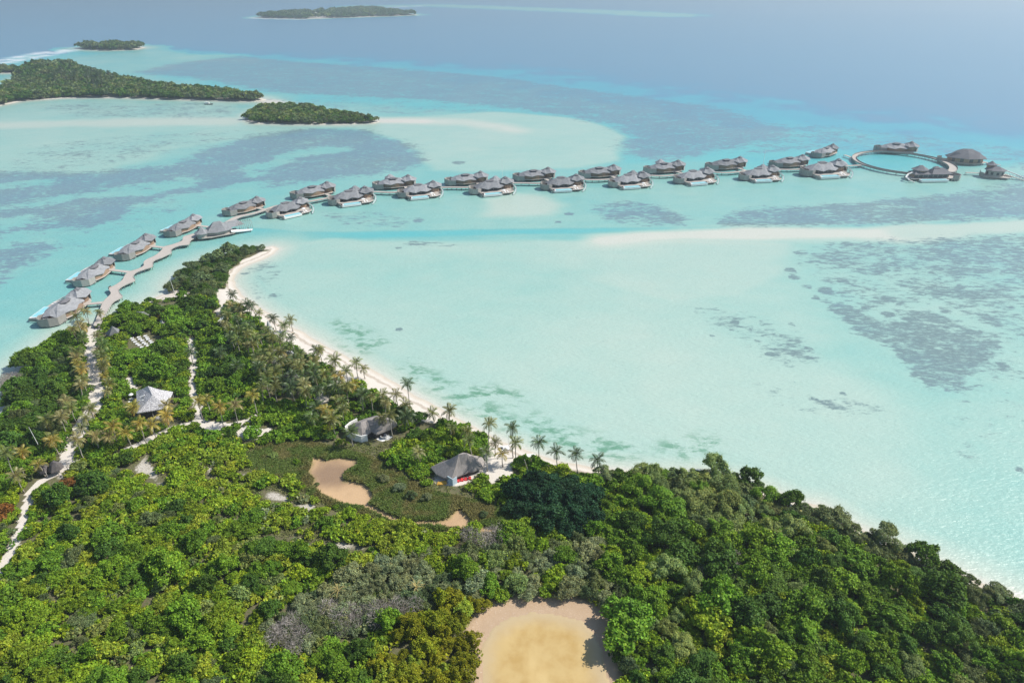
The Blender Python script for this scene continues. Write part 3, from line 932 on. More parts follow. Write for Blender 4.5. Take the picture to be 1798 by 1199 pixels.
# regions in the photograph: outline, where-phrase, ((kind, tone, weight) ...), size factor, share of the ground left open
REGIONS = [
    ([(905, 905), (900, 862), (930, 840), (985, 836), (1040, 850), (1055, 890), (1040, 925), (985, 938), (930, 930)], 'in the dark clump right of the marsh', ((B, 'dark', 1),), 1.05, 0),
    ([(690, 1110), (720, 1080), (770, 1055), (820, 1042), (860, 1060), (866, 1095), (835, 1115), (846, 1210), (850, 1300), (640, 1300), (650, 1180)], 'left of the ochre pond', ((M_, 'olive', 5), (M_, 'lime', 1), (B, 'mid', .25)), 1.15, 0),
    ([(460, 1090), (560, 1030), (640, 985), (740, 985), (800, 1030), (770, 1060), (700, 1080), (640, 1120), (560, 1140), (500, 1140)], 'in the grey scrub left of the pond', ((F_, 'grey', 3), (F_, 'smoke', 2), (S, 'soft', .5)), 0.95, .03),
    ([(840, 950), (960, 930), (1060, 950), (1070, 1010), (1080, 1070), (980, 1058), (870, 1066), (800, 1060), (780, 985)], 'above the ochre pond', ((F_, 'grey', 2.6), (F_, 'smoke', 1.2), (F_, 'soft', 1.2), (B, 'mid', 1.2), (S, 'bright', 1.2)), 1.1, 0),
    ([(1150, 800), (1250, 820), (1330, 860), (1380, 920), (1350, 960), (1260, 940), (1180, 910), (1120, 870), (1100, 830)], 'on the rise beside the lagoon', ((D_, 'soft', 3), (D_, 'mid', 1.2), (B, 'smoke', .8)), 1.0, 0),
    ([(1050, 815), (1240, 790), (1420, 840), (1600, 935), (1798, 1020), (1960, 1090), (1960, 1150), (1798, 1090), (1680, 1040), (1560, 980), (1420, 920), (1300, 870), (1220, 850), (1060, 850)], 'along the lagoon shore on the right', ((F_, 'smoke', 2.5), (F_, 'grey', .8), (B, 'deep', 1.3), (D_, 'smoke', .8)), 0.92, 0),
    ([(1080, 1000), (1180, 900), (1300, 890), (1500, 960), (1800, 1080), (2100, 1200), (2100, 1400), (1060, 1400), (1060, 1080)], 'in the tall wood right of the pond', ((B, 'deep', 2.2), (B, 'mid', 3.2), (D_, 'deep', .7), (B, 'bright', 1.6), (S, 'bright', 2.0), (S, 'mid', 1.4), (S, 'lime', .6), (F_, 'smoke', .7), (D_, 'soft', .5)), 1.0, 0),
    ([(285, 510), (290, 480), (350, 440), (470, 425), (492, 440), (430, 480), (405, 500), (402, 520), (350, 522)], 'on the wooded spit', ((F_, 'smoke', 3), (F_, 'deep', 3), (B, 'smoke', .6)), 1.15, 0),
    ([(0, 590), (170, 540), (160, 620), (160, 700), (130, 760), (60, 790), (-80, 800), (-80, 640)], 'between the left shore and the path', ((B, 'deep', 3), (B, 'mid', 1.5), (F_, 'smoke', 1.4), (S, 'mid', 1)), 1.0, 0),
    ([(-100, 770), (60, 780), (120, 800), (50, 870), (0, 1010), (-100, 1050)], 'at the left edge beside the sandy track', ((B, 'mid', 2), (B, 'deep', 1), (S, 'bright', 2), (F_, 'smoke', .6)), 1.0, 0),
    ([(170, 540), (300, 520), (400, 530), (440, 570), (460, 640), (440, 690), (340, 690), (230, 640), (172, 640)], 'behind the shingled house', ((B, 'mid', 3), (S, 'bright', 2), (B, 'deep', 1.3), (S, 'mid', 1.2)), 0.95, 0),
    ([(400, 520), (640, 660), (780, 745), (740, 775), (560, 720), (440, 690), (440, 600), (380, 560)], 'under the palms behind the beach', ((S, 'mid', 2), (S, 'deep', 1.5), (B, 'deep', .6)), 0.85, .25),
    ([(170, 640), (340, 640), (350, 745), (230, 790), (130, 790), (160, 700)], 'around the shingled house', ((S, 'mid', 3), (B, 'mid', 1.2), (S, 'bright', 2), (B, 'deep', .6)), 0.9, .03),
    ([(350, 690), (460, 690), (640, 720), (600, 790), (470, 780), (360, 760)], 'between the shingled house and the marsh', ((S, 'mid', 3), (S, 'deep', 1), (B, 'mid', 1), (S, 'bright', 1)), 0.95, .05),
    ([(600, 720), (800, 740), (920, 800), (1080, 830), (1070, 880), (940, 910), (860, 880), (740, 870), (640, 800)], 'around the thatched villas', ((S, 'bright', 2.2), (S, 'mid', 3), (B, 'mid', .25)), 1.0, 0),
    ([(330, 770), (480, 780), (580, 900), (700, 950), (640, 985), (520, 960), (430, 900), (350, 850)], 'on the open sandy ground left of the marsh', ((S, 'lime', 3), (S, 'bright', 3), (S, 'mid', .8), (S, 'grey', .5)), 0.78, .16),
    ([(220, 770), (350, 760), (420, 860), (330, 890), (230, 850)], 'beside the sandy clearing', ((S, 'bright', 3), (S, 'lime', 2), (S, 'mid', 1)), 0.95, .15),
    ([(560, 900), (860, 930), (900, 960), (830, 1010), (640, 1000), (520, 960)], 'below the marsh', ((S, 'lime', 3), (S, 'bright', 3), (F_, 'grey', 1)), 0.95, .05),
    ([(100, 800), (330, 850), (560, 950), (560, 1030), (460, 1090), (250, 1060), (40, 950)], 'on the middle slope right of the sandy track', ((S, 'bright', 3.4), (S, 'mid', 1.6), (B, 'mid', 1.5), (B, 'deep', .9), (S, 'lime', 2.0), (S, 'soft', .8), (F_, 'smoke', .5)), 0.9, .05),
    ([(-200, 900), (60, 940), (300, 1060), (480, 1090), (520, 1400), (-300, 1400)], 'in the near scrub at the bottom left', ((B, 'mid', 1.6), (B, 'bright', 1.0), (S, 'bright', 4), (S, 'mid', 2), (S, 'lime', 2.6), (B, 'deep', .9), (F_, 'smoke', .8), (S, 'soft', .8)), 0.92, .03),
    ([(440, 1090), (860, 1000), (900, 1400), (440, 1400)], 'in the near scrub left of the pond', ((S, 'bright', 3), (B, 'mid', 2), (S, 'lime', 2), (B, 'deep', 1)), 0.95, 0)]
DEFAULT = ([], 'in the low scrub', ((S, 'bright', 2), (B, 'mid', 2), (B, 'deep', 1)), 0.95, 0)


def inside(px, py, poly):
    c = False
    n = len(poly)
    for i in range(n):
        x0, y0 = poly[i]; x1, y1 = poly[(i + 1) % n]
        if (y0 > py) != (y1 > py) and px < (x1 - x0) * (py - y0) / (y1 - y0) + x0:
            c = not c
    return c


BUILT = [(*at(285, 540)[:2], 5), (*at(308, 537)[:2], 5), (*at(330, 534)[:2], 5), (*at(885, 838)[:2], 3.5),  # roofs and rooms that no bush grows through: x, y, clear radius
    (*at(270, 722)[:2], 9.5), (*at(285, 745)[:2], 5), (*at(655, 778)[:2], 10.5), (*at(640, 790)[:2], 6), (*at(617, 772)[:2], 5.5), (*at(626, 786)[:2], 4), (*at(690, 772)[:2], 5), (*at(805, 840)[:2], 9.0), (*at(795, 855)[:2], 5), (*at(90, 834)[:2], 6.0), (*at(200, 590)[:2], 5.0),
    (*at(245, 562)[:2], 4.6), (*at(275, 549)[:2], 3.5), (*at(250, 606)[:2], 8.0), (*at(515, 685)[:2], 7.5), (*at(487, 640)[:2], 4.5), (*at(476, 592)[:2], 4), (*at(392, 560)[:2], 5), (*at(284, 568)[:2], 2.2), (*at(445, 768)[:2], 5.0), (*at(228, 712)[:2], 3.5),
    (*at(115, 856)[:2], 3.5), (*at(508, 628)[:2], 3.0), (*at(400, 680)[:2], 2.0)]

rnd = random.Random(11)
cand = np.stack([RNG.uniform(-262, 250, 90000), RNG.uniform(40, 440, 90000)], 1)
c_shore = poly_sd(cand, SHORE)
c_beach = poly_sd(cand, BEACH, 30)
c_marsh = poly_sd(cand, MARSH, 12)
c_mud = np.maximum(poly_sd(cand, MUD, 12), poly_sd(cand, MUD2, 12))
c_pond = poly_sd(cand, POND, 12)
c_path = np.min([line_dist(cand, pl, 20) - w_ * 0.5 for pl, w_ in PATHS], axis=0)
c_clear = np.max([poly_sd(cand, c, 15) for c in CLEARS], axis=0)
GRIDC = 4.0
cells = {}
plants = []


def place_ok(x, y, r, pack):
    ci, cj = int(x // GRIDC), int(y // GRIDC)
    for i in range(ci - 3, ci + 4):
        for j in range(cj - 3, cj + 4):
            for (a, b_, s_) in cells.get((i, j), ()):
                if (a - x) ** 2 + (b_ - y) ** 2 < ((r + s_) * pack) ** 2:
                    return False
    return True


for i in range(len(cand)):
    x, y = cand[i]
    if c_shore[i] < 1.6 or c_mud[i] > -1.5 or c_path[i] < 0.8 or c_clear[i] > -0.8 or c_beach[i] > -0.3:
        continue
    px_, py_ = pix(x, y, 2.5)
    if px_ < -110 or px_ > 1908 or py_ > 1330:
        continue
    reg = next((r_ for r_ in REGIONS if inside(px_, py_, r_[0])), DEFAULT)
    if c_marsh[i] > -0.8 and c_marsh[i] < 12:
        continue
    ws = [w for _, _, w in reg[2]]
    kind, tone, _ = rnd.choices(reg[2], ws)[0]
    if c_path[i] < 7 and kind in (B, D_):
        kind = S
    sc = reg[3] * 0.86 * rnd.choice((0.62, 0.75, 0.9, 1.0, 1.12, 1.3))
    rad = SPEC[kind][0] * sc
    if c_pond[i] > -rad * 0.55 or c_path[i] < rad * 0.8 or c_clear[i] > -rad * 0.6 or c_beach[i] > -rad * 0.45 or c_shore[i] < rad * 0.35:
        continue
    if any((x - a) ** 2 + (y - b_) ** 2 < (q + rad * 0.55) ** 2 for a, b_, q in BUILT):
        continue
    if reg[4] and vnoise(np.array([[x, y]]), 9, 12, 2)[0] < 0.24 + reg[4] * 0.6:
        continue
    if not place_ok(x, y, rad, 0.50):
        continue
    cells.setdefault((int(x // GRIDC), int(y // GRIDC)), []).append((x, y, rad))
    plants.append(dict(x=x, y=y, kind=kind, tone=tone, sc=sc, where=reg[1], px=px_, py=py_, reg_sc=reg[3] * .86, box=(max(0, min(q[0] for q in reg[0])), min(q[1] for q in reg[0]), min(1798, max(q[0] for q in reg[0])), min(1199, max(q[1] for q in reg[0]))) if reg[0] else (0, 0, 1798, 1199), size=rad / math.hypot(y, CAM_H), seen=-60 < px_ < 1858 and py_ < 1270))
by_kind = {}
for p_ in plants:
    by_kind.setdefault(p_['kind'], []).append(p_)
print('plants', {k_: len(v) for k_, v in by_kind.items()})


def jitter_tone(tone, amount=0.22):
    c = TONE[tone]
    a = 1 + rnd.uniform(-amount, amount)
    h_ = rnd.uniform(-0.10, 0.10)
    return (c[0] * a * (1 + h_), c[1] * a, c[2] * a * (1 - h_), 1)


def plant_object(kind, x, y, sc, tone, label, group, proto=None, z=None):
    z = gz(x, y) if z is None else z
    me = PROTO[kind][rnd.randrange(NPROTO) if proto is None else proto]
    s3 = (sc * rnd.uniform(.82, 1.18), sc * rnd.uniform(.82, 1.18), sc * rnd.uniform(.75, 1.25))
    if kind in (B, D_):
        o = thing(kind, label, 'tree', (x, y, z), rnd.uniform(0, 6.28), group)
        o.scale = s3
        link('trunk', TRUNKS[rnd.randrange(4)], o)
        c = link('crown', me, o)
        c.color = jitter_tone(tone)
    else:
        o = link(kind, me, None, (x, y, z), rnd.uniform(0, 6.28))
        o.scale = s3
        o.color = jitter_tone(tone)
        tag(o, label, 'mangrove' if kind == M_ else 'bush', group)
    return o


rest = []
for kind, lst in by_kind.items():
    lst.sort(key=lambda q: (not q['seen'], -q['size']))
    for n_, p_ in enumerate(lst):
        if n_ < 290 and p_['seen']:
            bb = p_['box']
            fx, fy = (p_['px'] - bb[0]) / (bb[2] - bb[0]), (p_['py'] - bb[1]) / (bb[3] - bb[1])
            zx = 'leftmost' if fx < .17 else 'left' if fx < .37 else 'middle' if fx < .63 else 'right' if fx < .83 else 'rightmost'
            zy = 'top' if fy < .2 else 'upper' if fy < .4 else 'central' if fy < .6 else 'lower' if fy < .8 else 'bottom'
            big_ = 'large ' if p_['sc'] > 1.05 * p_['reg_sc'] else 'small ' if p_['sc'] < .9 * p_['reg_sc'] else ''
            w_ = f"{big_}{WORD[p_['tone']]} {NOUN[kind]}, {zy} {zx} {p_['where']}"
            plant_object(kind, p_['x'], p_['y'], p_['sc'], p_['tone'], w_, f"{NOUN[kind]}s {p_['where']}, {zy} {zx} part, {big_}{WORD[p_['tone']]}")
        else:
            rest.append(p_)
print('rest', len(rest))


def merged_plants(name, lst, label, low=True):
    """many plants as one mass: one mesh with its own leaf colours"""
    VV, TT = [], []
    for p_ in lst:
        V, T = LOWP[p_['kind']][rnd.randrange(4)]
        a = rnd.uniform(0, 6.28)
        ca, sa = math.cos(a), math.sin(a)
        s_ = p_['sc']
        Q = np.stack([(V[:, 0] * ca - V[:, 1] * sa) * s_ + p_['x'], (V[:, 0] * sa + V[:, 1] * ca) * s_ + p_['y'], V[:, 2] * s_ + p_.get('z', 0) + (gz(p_['x'], p_['y']) if 'z' not in p_ else 0)], 1)
        VV.append(Q)
        TT.append(T * np.array(jitter_tone(p_['tone'])[:3]))
    V, T = np.concatenate(VV), np.concatenate(TT)
    o = link(name, quads_mesh(name, V, len(T), M_LEAF, T))
    tag(o, label, None, None, 'stuff')
    return o


if rest:
    merged_plants('scrub_thicket', rest, 'leafy scrub filling in between the single trees and bushes')

# low undergrowth closing the gaps between the plants
und = []
for i in range(0, 90000, 4):
    if c_shore[i] < 2.5 or c_mud[i] > -1 or c_path[i] < 0.5 or c_clear[i] > -0.3 or c_beach[i] > -1.0 or c_pond[i] > -1.0 or (-0.5 < c_marsh[i]):
        continue
    x, y = cand[i]
    px_, py_ = pix(x, y, 0.5)
    if px_ < -60 or px_ > 1860 or py_ > 1270 or any((x - a) ** 2 + (y - b_) ** 2 < (q * 0.8) ** 2 for a, b_, q in BUILT):
        continue
    reg = next((r_ for r_ in REGIONS if inside(px_, py_, r_[0])), DEFAULT)
    if reg[4] > 0.2 and vnoise(np.array([[x, y]]), 9, 12, 2)[0] < 0.30:
        continue
    tone = rnd.choices([t for _, t, _ in reg[2]], [w for _, _, w in reg[2]])[0]
    und.append(dict(x=x, y=y, kind=S, tone=tone, sc=rnd.uniform(.35, .7)))
print('undergrowth', len(und))
LOWP_SAVE = LOWP[S]
LOWP[S] = [crown_arrays(S, 800 + i, 0.035, 2.4) for i in range(4)]
merged_plants('undergrowth', und, 'low green undergrowth on the forest floor')
LOWP[S] = LOWP_SAVE

# ------------------------------------------------------------------ forests of the islands across the lagoon
FAR = {}
for kind in (B, F_):
    FAR[kind] = [crown_arrays(kind, 900 + i, 0.035, 4.2) for i in range(4)]
keep_low = dict(LOWP)
for k_ in FAR:
    LOWP[k_] = FAR[k_]
for nm, poly, step, sc0, lab in (('large', ISLES['large'], 6.5, 1.25, 'dense forest covering the large island across the lagoon'),
                                 ('strip', ISLES['strip'], 7, 1.1, 'dark strip of forest at the left edge beyond the large island'),
                                 ('pointed', ISLES['pointed'], 5.0, 0.95, 'dense low forest covering the pointed islet'),
                                 ('small', ISLES['small'], 9, 1.7, 'dark forest covering the small islet beside the breakers'),
                                 ('far', ISLES['far'], 14, 2.2, 'hazy forest on the farthest island near the top')):
    lo, hi = poly.min(0), poly.max(0)
    if nm == 'large':
        lo[0] = max(lo[0], -1000)
    ix, iy = np.meshgrid(np.arange(lo[0], hi[0], step), np.arange(lo[1], hi[1], step))
    Q = np.stack([ix.ravel(), iy.ravel()], 1) + RNG.uniform(-step * .4, step * .4, (ix.size, 2))
    sdq = poly_sd(Q, poly)
    lst = []
    hump = np.array(at(112, 122)[:2])
    for (x, y), s_ in zip(Q, sdq):
        if s_ < step * 0.35 or pix(x, y)[0] < -120:
            continue
        if nm == 'far' and 545 < pix(x, y)[0] < 575 and rnd.random() < .8:
            continue
        sc = sc0 * rnd.uniform(.75, 1.25)
        if nm == 'large':
            sc *= 1 + 0.9 * math.exp(-((x - hump[0]) ** 2 + (y - hump[1]) ** 2) / 2 / 110 ** 2)
        edge = s_ < step * 1.6
        tone = rnd.choices(('smoke', 'deep', 'soft'), (2.5 if edge else 2.0, 2.0, .8 if not edge else .3))[0]
        lst.append(dict(x=x, y=y, z=0.6, kind=B if rnd.random() < .7 else F_, tone=tone, sc=sc))
    print(nm, len(lst))
    merged_plants('island_forest', lst, lab)
LOWP = keep_low

# ------------------------------------------------------------------ marsh grass round the mud pan
mg = np.stack([RNG.uniform(MARSH[:, 0].min(), MARSH[:, 0].max(), 60000), RNG.uniform(MARSH[:, 1].min(), MARSH[:, 1].max(), 60000)], 1)
okm = (poly_sd(mg, MARSH, 5) > 0.3) & (np.maximum(np.maximum(poly_sd(mg, MUD, 5), poly_sd(mg, MUD2, 5)), 0.9 - line_dist(mg, CREEK, 8)) < -0.2)
mg = mg[okm][:26000]
edge_d = np.maximum(np.maximum(poly_sd(mg, MUD, 8), poly_sd(mg, MUD2, 8)), 0.9 - line_dist(mg, CREEK, 8))
tall = 0.35 + 0.75 * sstep(-4.5, -0.5, edge_d) + 0.3 * vnoise(mg, 8, 3, 2)
NB = 4
Pm = np.repeat(mg, NB, 0) + RNG.normal(size=(len(mg) * NB, 2)) * 0.22
tl = np.repeat(tall, NB) * RNG.uniform(.6, 1.2, len(Pm))
zg = np.array([gz(a, b_) for a, b_ in mg]).repeat(NB)
lean = np.stack([RNG.normal(size=len(Pm)) * .5, RNG.normal(size=len(Pm)) * .5, np.ones(len(Pm))], 1)
lean = unit(lean)
nrm = unit(np.stack([RNG.normal(size=len(Pm)), RNG.normal(size=len(Pm)), np.full(len(Pm), .9)], 1))
V = leaf_quads(np.column_stack([Pm, zg + tl * 0.42]), nrm, tl, np.full(len(Pm), .26), RNG, up=lean)
mt = vnoise(Pm, 7, 21, 4)
ca, cb = np.array([0.14, 0.20, 0.042]), np.array([0.22, 0.20, 0.07])
Tm = (ca * (1 - sstep(.42, .65, mt))[:, None] + cb * sstep(.42, .65, mt)[:, None]) * RNG.uniform(.7, 1.3, (len(Pm), 1))
marsh_o = link('marsh_grass', quads_mesh('marsh_grass', V, len(Pm), M_LEAF, Tm))
tag(marsh_o, 'olive brown marsh grass with dark edges around the mud pan', None, None, 'stuff')

# dry low grass on the open ground left of the marsh and round the villas
OPEN = gp([(330, 770), (480, 780), (580, 890), (720, 950), (900, 930), (900, 850), (860, 830), (700, 770), (640, 775), (600, 790), (560, 780), (560, 905), (700, 965), (640, 985), (520, 965), (430, 905), (350, 855), (225, 840), (240, 800)])
dg = np.stack([RNG.uniform(OPEN[:, 0].min(), OPEN[:, 0].max(), 30000), RNG.uniform(OPEN[:, 1].min(), OPEN[:, 1].max(), 30000)], 1)
okd = (poly_sd(dg, OPEN, 4) > 0) & (poly_sd(dg, MARSH, 4) < .3) & (np.max([poly_sd(dg, c, 6) for c in CLEARS], axis=0) < 0) & (vnoise(dg, 5, 31, 3) > .40)
dg = dg[okd][:9000]
Pd = np.repeat(dg, 4, 0) + RNG.normal(size=(len(dg) * 4, 2)) * .25
tl = RNG.uniform(.3, .75, len(Pd))
zd = np.array([gz(a, b_) for a, b_ in dg]).repeat(4)
lean = unit(np.stack([RNG.normal(size=len(Pd)) * .7, RNG.normal(size=len(Pd)) * .7, np.ones(len(Pd))], 1))
nrm = unit(np.stack([RNG.normal(size=len(Pd)), RNG.normal(size=len(Pd)), np.full(len(Pd), 1.0)], 1))
V = leaf_quads(np.column_stack([Pd, zd + tl * .35]), nrm, tl, np.full(len(Pd), .24), RNG, up=lean)
mt = vnoise(Pd, 6, 44, 3)[:, None]
Td = (np.array([0.15, 0.22, 0.04]) * (1 - mt) + np.array([0.30, 0.26, 0.13]) * mt) * RNG.uniform(.7, 1.3, (len(Pd), 1))
tag(link('dry_grass', quads_mesh('dry_grass', V, len(Pd), M_LEAF, Td)), 'dry low grass on the open ground beside the marsh', None, None, 'stuff')

for (u, v, sc_, tone, lab) in ((672, 842, .55, 'grey', 'topmost grey green bush on the marsh grass'), (700, 858, .7, 'grey', 'grey green bush on the marsh nearest the mud pan'), (722, 872, .6, 'smoke', 'dull green bush in the middle of the marsh'), (748, 876, .5, 'grey', 'grey green bush on the marsh by the nearer thatched villa'),
                              (556, 850, .35, 'smoke', 'lone small bush on the left rim of the mud pan'), (520, 812, .4, 'mid', 'small fresh green bush on the left end of the marsh'), (590, 890, .35, 'mid', 'small green bush below the mud pan'), (850, 905, .5, 'smoke', 'dull green bush on the right end of the marsh'), (480, 800, .5, 'soft', 'pale green bush at the left tip of the marsh')):
    x, y, _ = at(u, v, 1.2)
    plant_object(F_ if tone in ('grey', 'smoke') else S, x, y, sc_, tone, lab, '')

# ================================================================== WATER VILLAS AND WALKWAY
M_SHINGLE = plain('grey_shingle', (0.245, 0.25, 0.257), 0.85, 0.5, 0.7, stretch=(1, 1, 2.5), each=.22)
M_SHINGLE_D = plain('dark_shingle', (0.165, 0.16, 0.168), 0.88, 0.28, 0.9)
M_PALEWOOD = plain('weathered_timber', (0.34, 0.32, 0.29), 0.85, 0.35, 0.8, stretch=(3, 3, 0.4), each=.2)
M_BROWN = plain('warm_timber', (0.31, 0.205, 0.14), 0.75, 0.3, 0.7, stretch=(3, 3, 0.4), each=.25)
M_DECK = plain('deck_timber', (0.47, 0.42, 0.37), 0.85, 0.18, 0.6, stretch=(4, 0.6, 1))
M_PILE = plain('pile_timber', (0.16, 0.14, 0.125), 0.9, 0.2, 1.0)
M_WHITE = plain('white_paint', (0.78, 0.77, 0.74), 0.6, 0.06, 0.4)
M_FABRIC = plain('white_fabric', (0.80, 0.79, 0.76), 0.9, 0.05, 0.4)
M_SLIDE = plain('pale_slide', (0.50, 0.58, 0.56), 0.5, 0.08)
M_DARKWOOD = plain('dark_timber', (0.075, 0.062, 0.055), 0.8, 0.3, 1.0)
k = NT('dark_glass')
k.base((0.035, 0.045, 0.05)).rough(0.08, 0.5)
M_GLASS = k.m
k = NT('pool_water')
k.base(k.mix(k.noise(0.5, 2), (0.24, 0.60, 0.66), (0.34, 0.70, 0.74))).rough(0.08, 0.5)
k.bump(k.noise(1.6, 3), 0.2, 0.1)
M_POOL = k.m


def roof_mesh(b, eave, ridge, ze, zr, sag=0.55, flare=0.0, th=0.25):
    """hipped roof of bent shingle planes: eave outline, ridge line, eave and ridge height"""
    n = len(eave)
    zes = ze if isinstance(ze, (list, tuple)) else [ze] * n

    def near(p):
        best, bp = 1e9, None
        for a, c in zip(ridge[:-1], ridge[1:]):
            d = (c[0] - a[0], c[1] - a[1])
            L = d[0] ** 2 + d[1] ** 2 or 1e-9
            t = min(1, max(0, ((p[0] - a[0]) * d[0] + (p[1] - a[1]) * d[1]) / L))
            q = (a[0] + t * d[0], a[1] + t * d[1])
            dd = (q[0] - p[0]) ** 2 + (q[1] - p[1]) ** 2
            if dd < best:
                best, bp = dd, q
        return bp
    r0, r1, r2, r3 = [], [], [], []
    for i, p in enumerate(eave):
        q = near(p)
        r0.append((p[0], p[1], zes[i] - th))
        r1.append((p[0], p[1], zes[i]))
        m = (p[0] * .5 + q[0] * .5, p[1] * .5 + q[1] * .5)
        r2.append((m[0], m[1], zes[i] + (zr - zes[i]) * sag * (0.70 if i % 2 else 1.0)))
        r3.append((q[0] * .97 + p[0] * .03, q[1] * .97 + p[1] * .03, zr))
    b.rings([r0, r1, r2, r3])


def arc(cx, cy, rx, ry, a0, a1, n):
    return [(cx + rx * math.cos(R(a0 + (a1 - a0) * i / n)), cy + ry * math.sin(R(a0 + (a1 - a0) * i / n))) for i in range(n + 1)]


def piles(spots, z1, r=0.16, z0=-1.6):
    b = MB()
    for x, y in spots:
        b.tube([(x, y, z0), (x, y, z1)], r, 6)
    return b


def make_villa(f, label, group, front):
    """grey roofed villa on piles; local x from the bath court (-17) to the tower end (+17); the pool side is -y (times f)"""
    t = thing('water_villa', label, 'villa', (0, 0, 0), 0, group)
    b = MB()
    b.prism([(-11, -6), (-9.4, -9.5), (6, -9.5), (12.5, -7), (16.5, -3), (17.5, 3), (12, 7.5), (-4, 8), (-10, 6)], 1.75, 2.1)
    b.build('deck', M_DECK, t, f)
    bath = [(-9.2, -5.6), (-12.0, -6.8), (-15.2, -6.2), (-17.4, -3.4), (-17.2, 1.0), (-15.0, 4.6), (-9.4, 5.6)]
    b = MB(); b.wall(bath, 0.7, [4.4, 4.8, 4.7, 4.9, 5.4, 4.9, 4.6], 0.25)
    bw = b.build('bath_wall', M_PALEWOOD, t, f)
    b = MB(); b.prism(bath, 1.3, 1.6); b.build('bath_floor', M_DECK, t, f)
    b = MB(); b.wall([(-14.6, -3.0), (-12.4, -4.2), (-10.5, -3.4)], 1.6, 3.1, 0.9); b.build('bath_tub', M_WHITE, t, f)
    # the curved timber wall on the arrival side
    b = MB(); b.wall(arc(-0.5, 2.2, 9.8, 5.2, 152, 25, 12), 1.2, 5.0, 0.3); b.build('curved_wall', M_BROWN, t, f)
    b = MB(); b.wall([(-8.8, -4.9), (-8.6, 4.4)], 2.1, 5.1, 0.25); b.build('end_wall', M_BROWN, t, f)
    # glazed front and its posts
    b = MB(); b.wall([(-8.6, -3.6), (-3.5, -4.4), (3, -4.2), (8.4, -2.4)], 2.1, 4.9, 0.12); b.build('glass_front', M_GLASS, t, f)
    for x, y in ((-6.6, -5.2), (-3.2, -5.6), (0.2, -5.6), (3.6, -5.3), (7.0, -4.2)):
        b = MB(); b.tube([(x, y, 2.1), (x, y, 5.0)], 0.14, 6); b.build('post', M_PALEWOOD, t, f)
    b = MB()
    roof_mesh(b, [(-12.6, -4.8), (-9.0, -5.6), (-4.5, -7.8), (-0.5, -6.8), (4.5, -7.4), (8.2, -4.8), (11.0, -0.6), (9.6, 4.2), (6.4, 7.4), (1.0, 7.3), (-4.0, 8.6), (-8.6, 6.3), (-13.2, 3.2), (-12.4, -0.6)],
              [(-5.2, 0.4), (4.6, 1.0)], [3.8, 4.8, 4.1, 5.0, 4.3, 4.9, 4.4, 5.1, 4.6, 5.3, 4.6, 5.1, 3.8, 4.7], 7.9, .60)
    main = b.build('main_roof', M_SHINGLE, t, f)
    b = MB()
    roof_mesh(b, [(-4.6, 1.4), (-3.4, -0.6), (1.8, -0.4), (3.2, 1.8), (1.4, 3.8), (-3.2, 3.8)], [(-2, 1.6), (0.6, 1.7)], 8.1, 8.8, 0.55)
    b.prism([(-3.8, 1.4), (-3, 0.1), (1.4, 0.3), (2.4, 1.8), (1, 3.2), (-2.8, 3.2)], 7.0, 8.0)
    b.build('roof_lantern', M_SHINGLE_D, main, f)
    # two storey tower with its own roof
    tw = arc(11.8, 1.6, 4.3, 4.1, 0, 337.5, 15)
    b = MB(); b.prism(tw, 1.6, 6.6); tower = b.build('tower', M_BROWN, t, f)
    b = MB(); b.wall(arc(11.8, 1.6, 4.36, 4.16, 200, 330, 8), 4.7, 6.3, 0.14); b.build('tower_window', M_GLASS, tower, f)
    b = MB()
    roof_mesh(b, arc(11.6, 1.8, 7.0, 6.4, 10, 334, 9), [(10.4, 1.8), (12.6, 1.8)], [6.0 if i_ % 2 else 6.9 for i_ in range(10)], 9.5, 0.54)
    tr_ = b.build('tower_roof', M_SHINGLE, t, f)
    b = MB(); roof_mesh(b, arc(11.5, 1.8, 2.2, 1.8, 0, 300, 5), [(11.2, 1.8), (11.8, 1.8)], 9.3, 10.3, .5); b.build('roof_cap', M_SHINGLE_D, tr_, f)
    # pale stair wall at the tower end
    b = MB(); b.wall([(15.4, 5.6), (17.2, 3.6), (17.6, 0.6), (16.8, -1.8)], 1.5, [5.6, 5.2, 4.4, 3.4], 0.25); b.build('stair_wall', M_PALEWOOD, t, f)
    # pool in a white tank hanging off the front deck
    b = MB(); b.prism([(-9.4, -14.2), (4.6, -14.2), (4.6, -9.6), (-8.2, -9.6)], 0.5, 2.0); pool = b.build('pool', M_WHITE, t, f)
    b = MB(); b.box(-8.0, 4.2, -13.8, -10.0, 1.9, 2.06); b.build('pool_water', M_POOL, pool, f)
    b = MB(); b.wall([(-11.2, -6.6), (-10.2, -13.2), (-9.7, -14.3)], 0.5, [2.4, 2.2, 1.5], 0.3); b.build('splash_wall', M_PALEWOOD, t, f)
    # sun deck right of the pool with a slatted balustrade
    b = MB(); b.prism([(5.0, -13.2), (11.0, -13.0), (15.5, -9.2), (16.4, -4), (12.5, -7.02), (6.02, -9.52)], 1.5, 1.8); b.build('sun_deck', M_DECK, t, f)
    b = MB()
    for i in range(15):
        a = R(-75 + i * 8.5)
        x, y = 11.4 + 5.8 * math.cos(a), -4.2 + 5.2 * math.sin(a)
        b.tube([(x, y, 1.8), (x, y, 3.1)], 0.07, 4)
    b.wall([(11.4 + 5.8 * math.cos(R(-75 + i * 17)), -4.2 + 5.2 * math.sin(R(-75 + i * 17))) for i in range(8)], 3.05, 3.2, 0.16)
    b.build('balustrade', M_DARKWOOD, t, f, kind='stuff')
    for x in (7.4, 9.4):
        b = MB(); b.box(x, x + .8, -12.2, -10.2, 1.8, 2.15); b.prism([(x, -10.2), (x + .8, -10.2), (x + .8, -9.7), (x, -9.7)], 1.8, [2.15, 2.15, 2.7, 2.7])
        b.build('sun_bed', M_FABRIC, t, f)
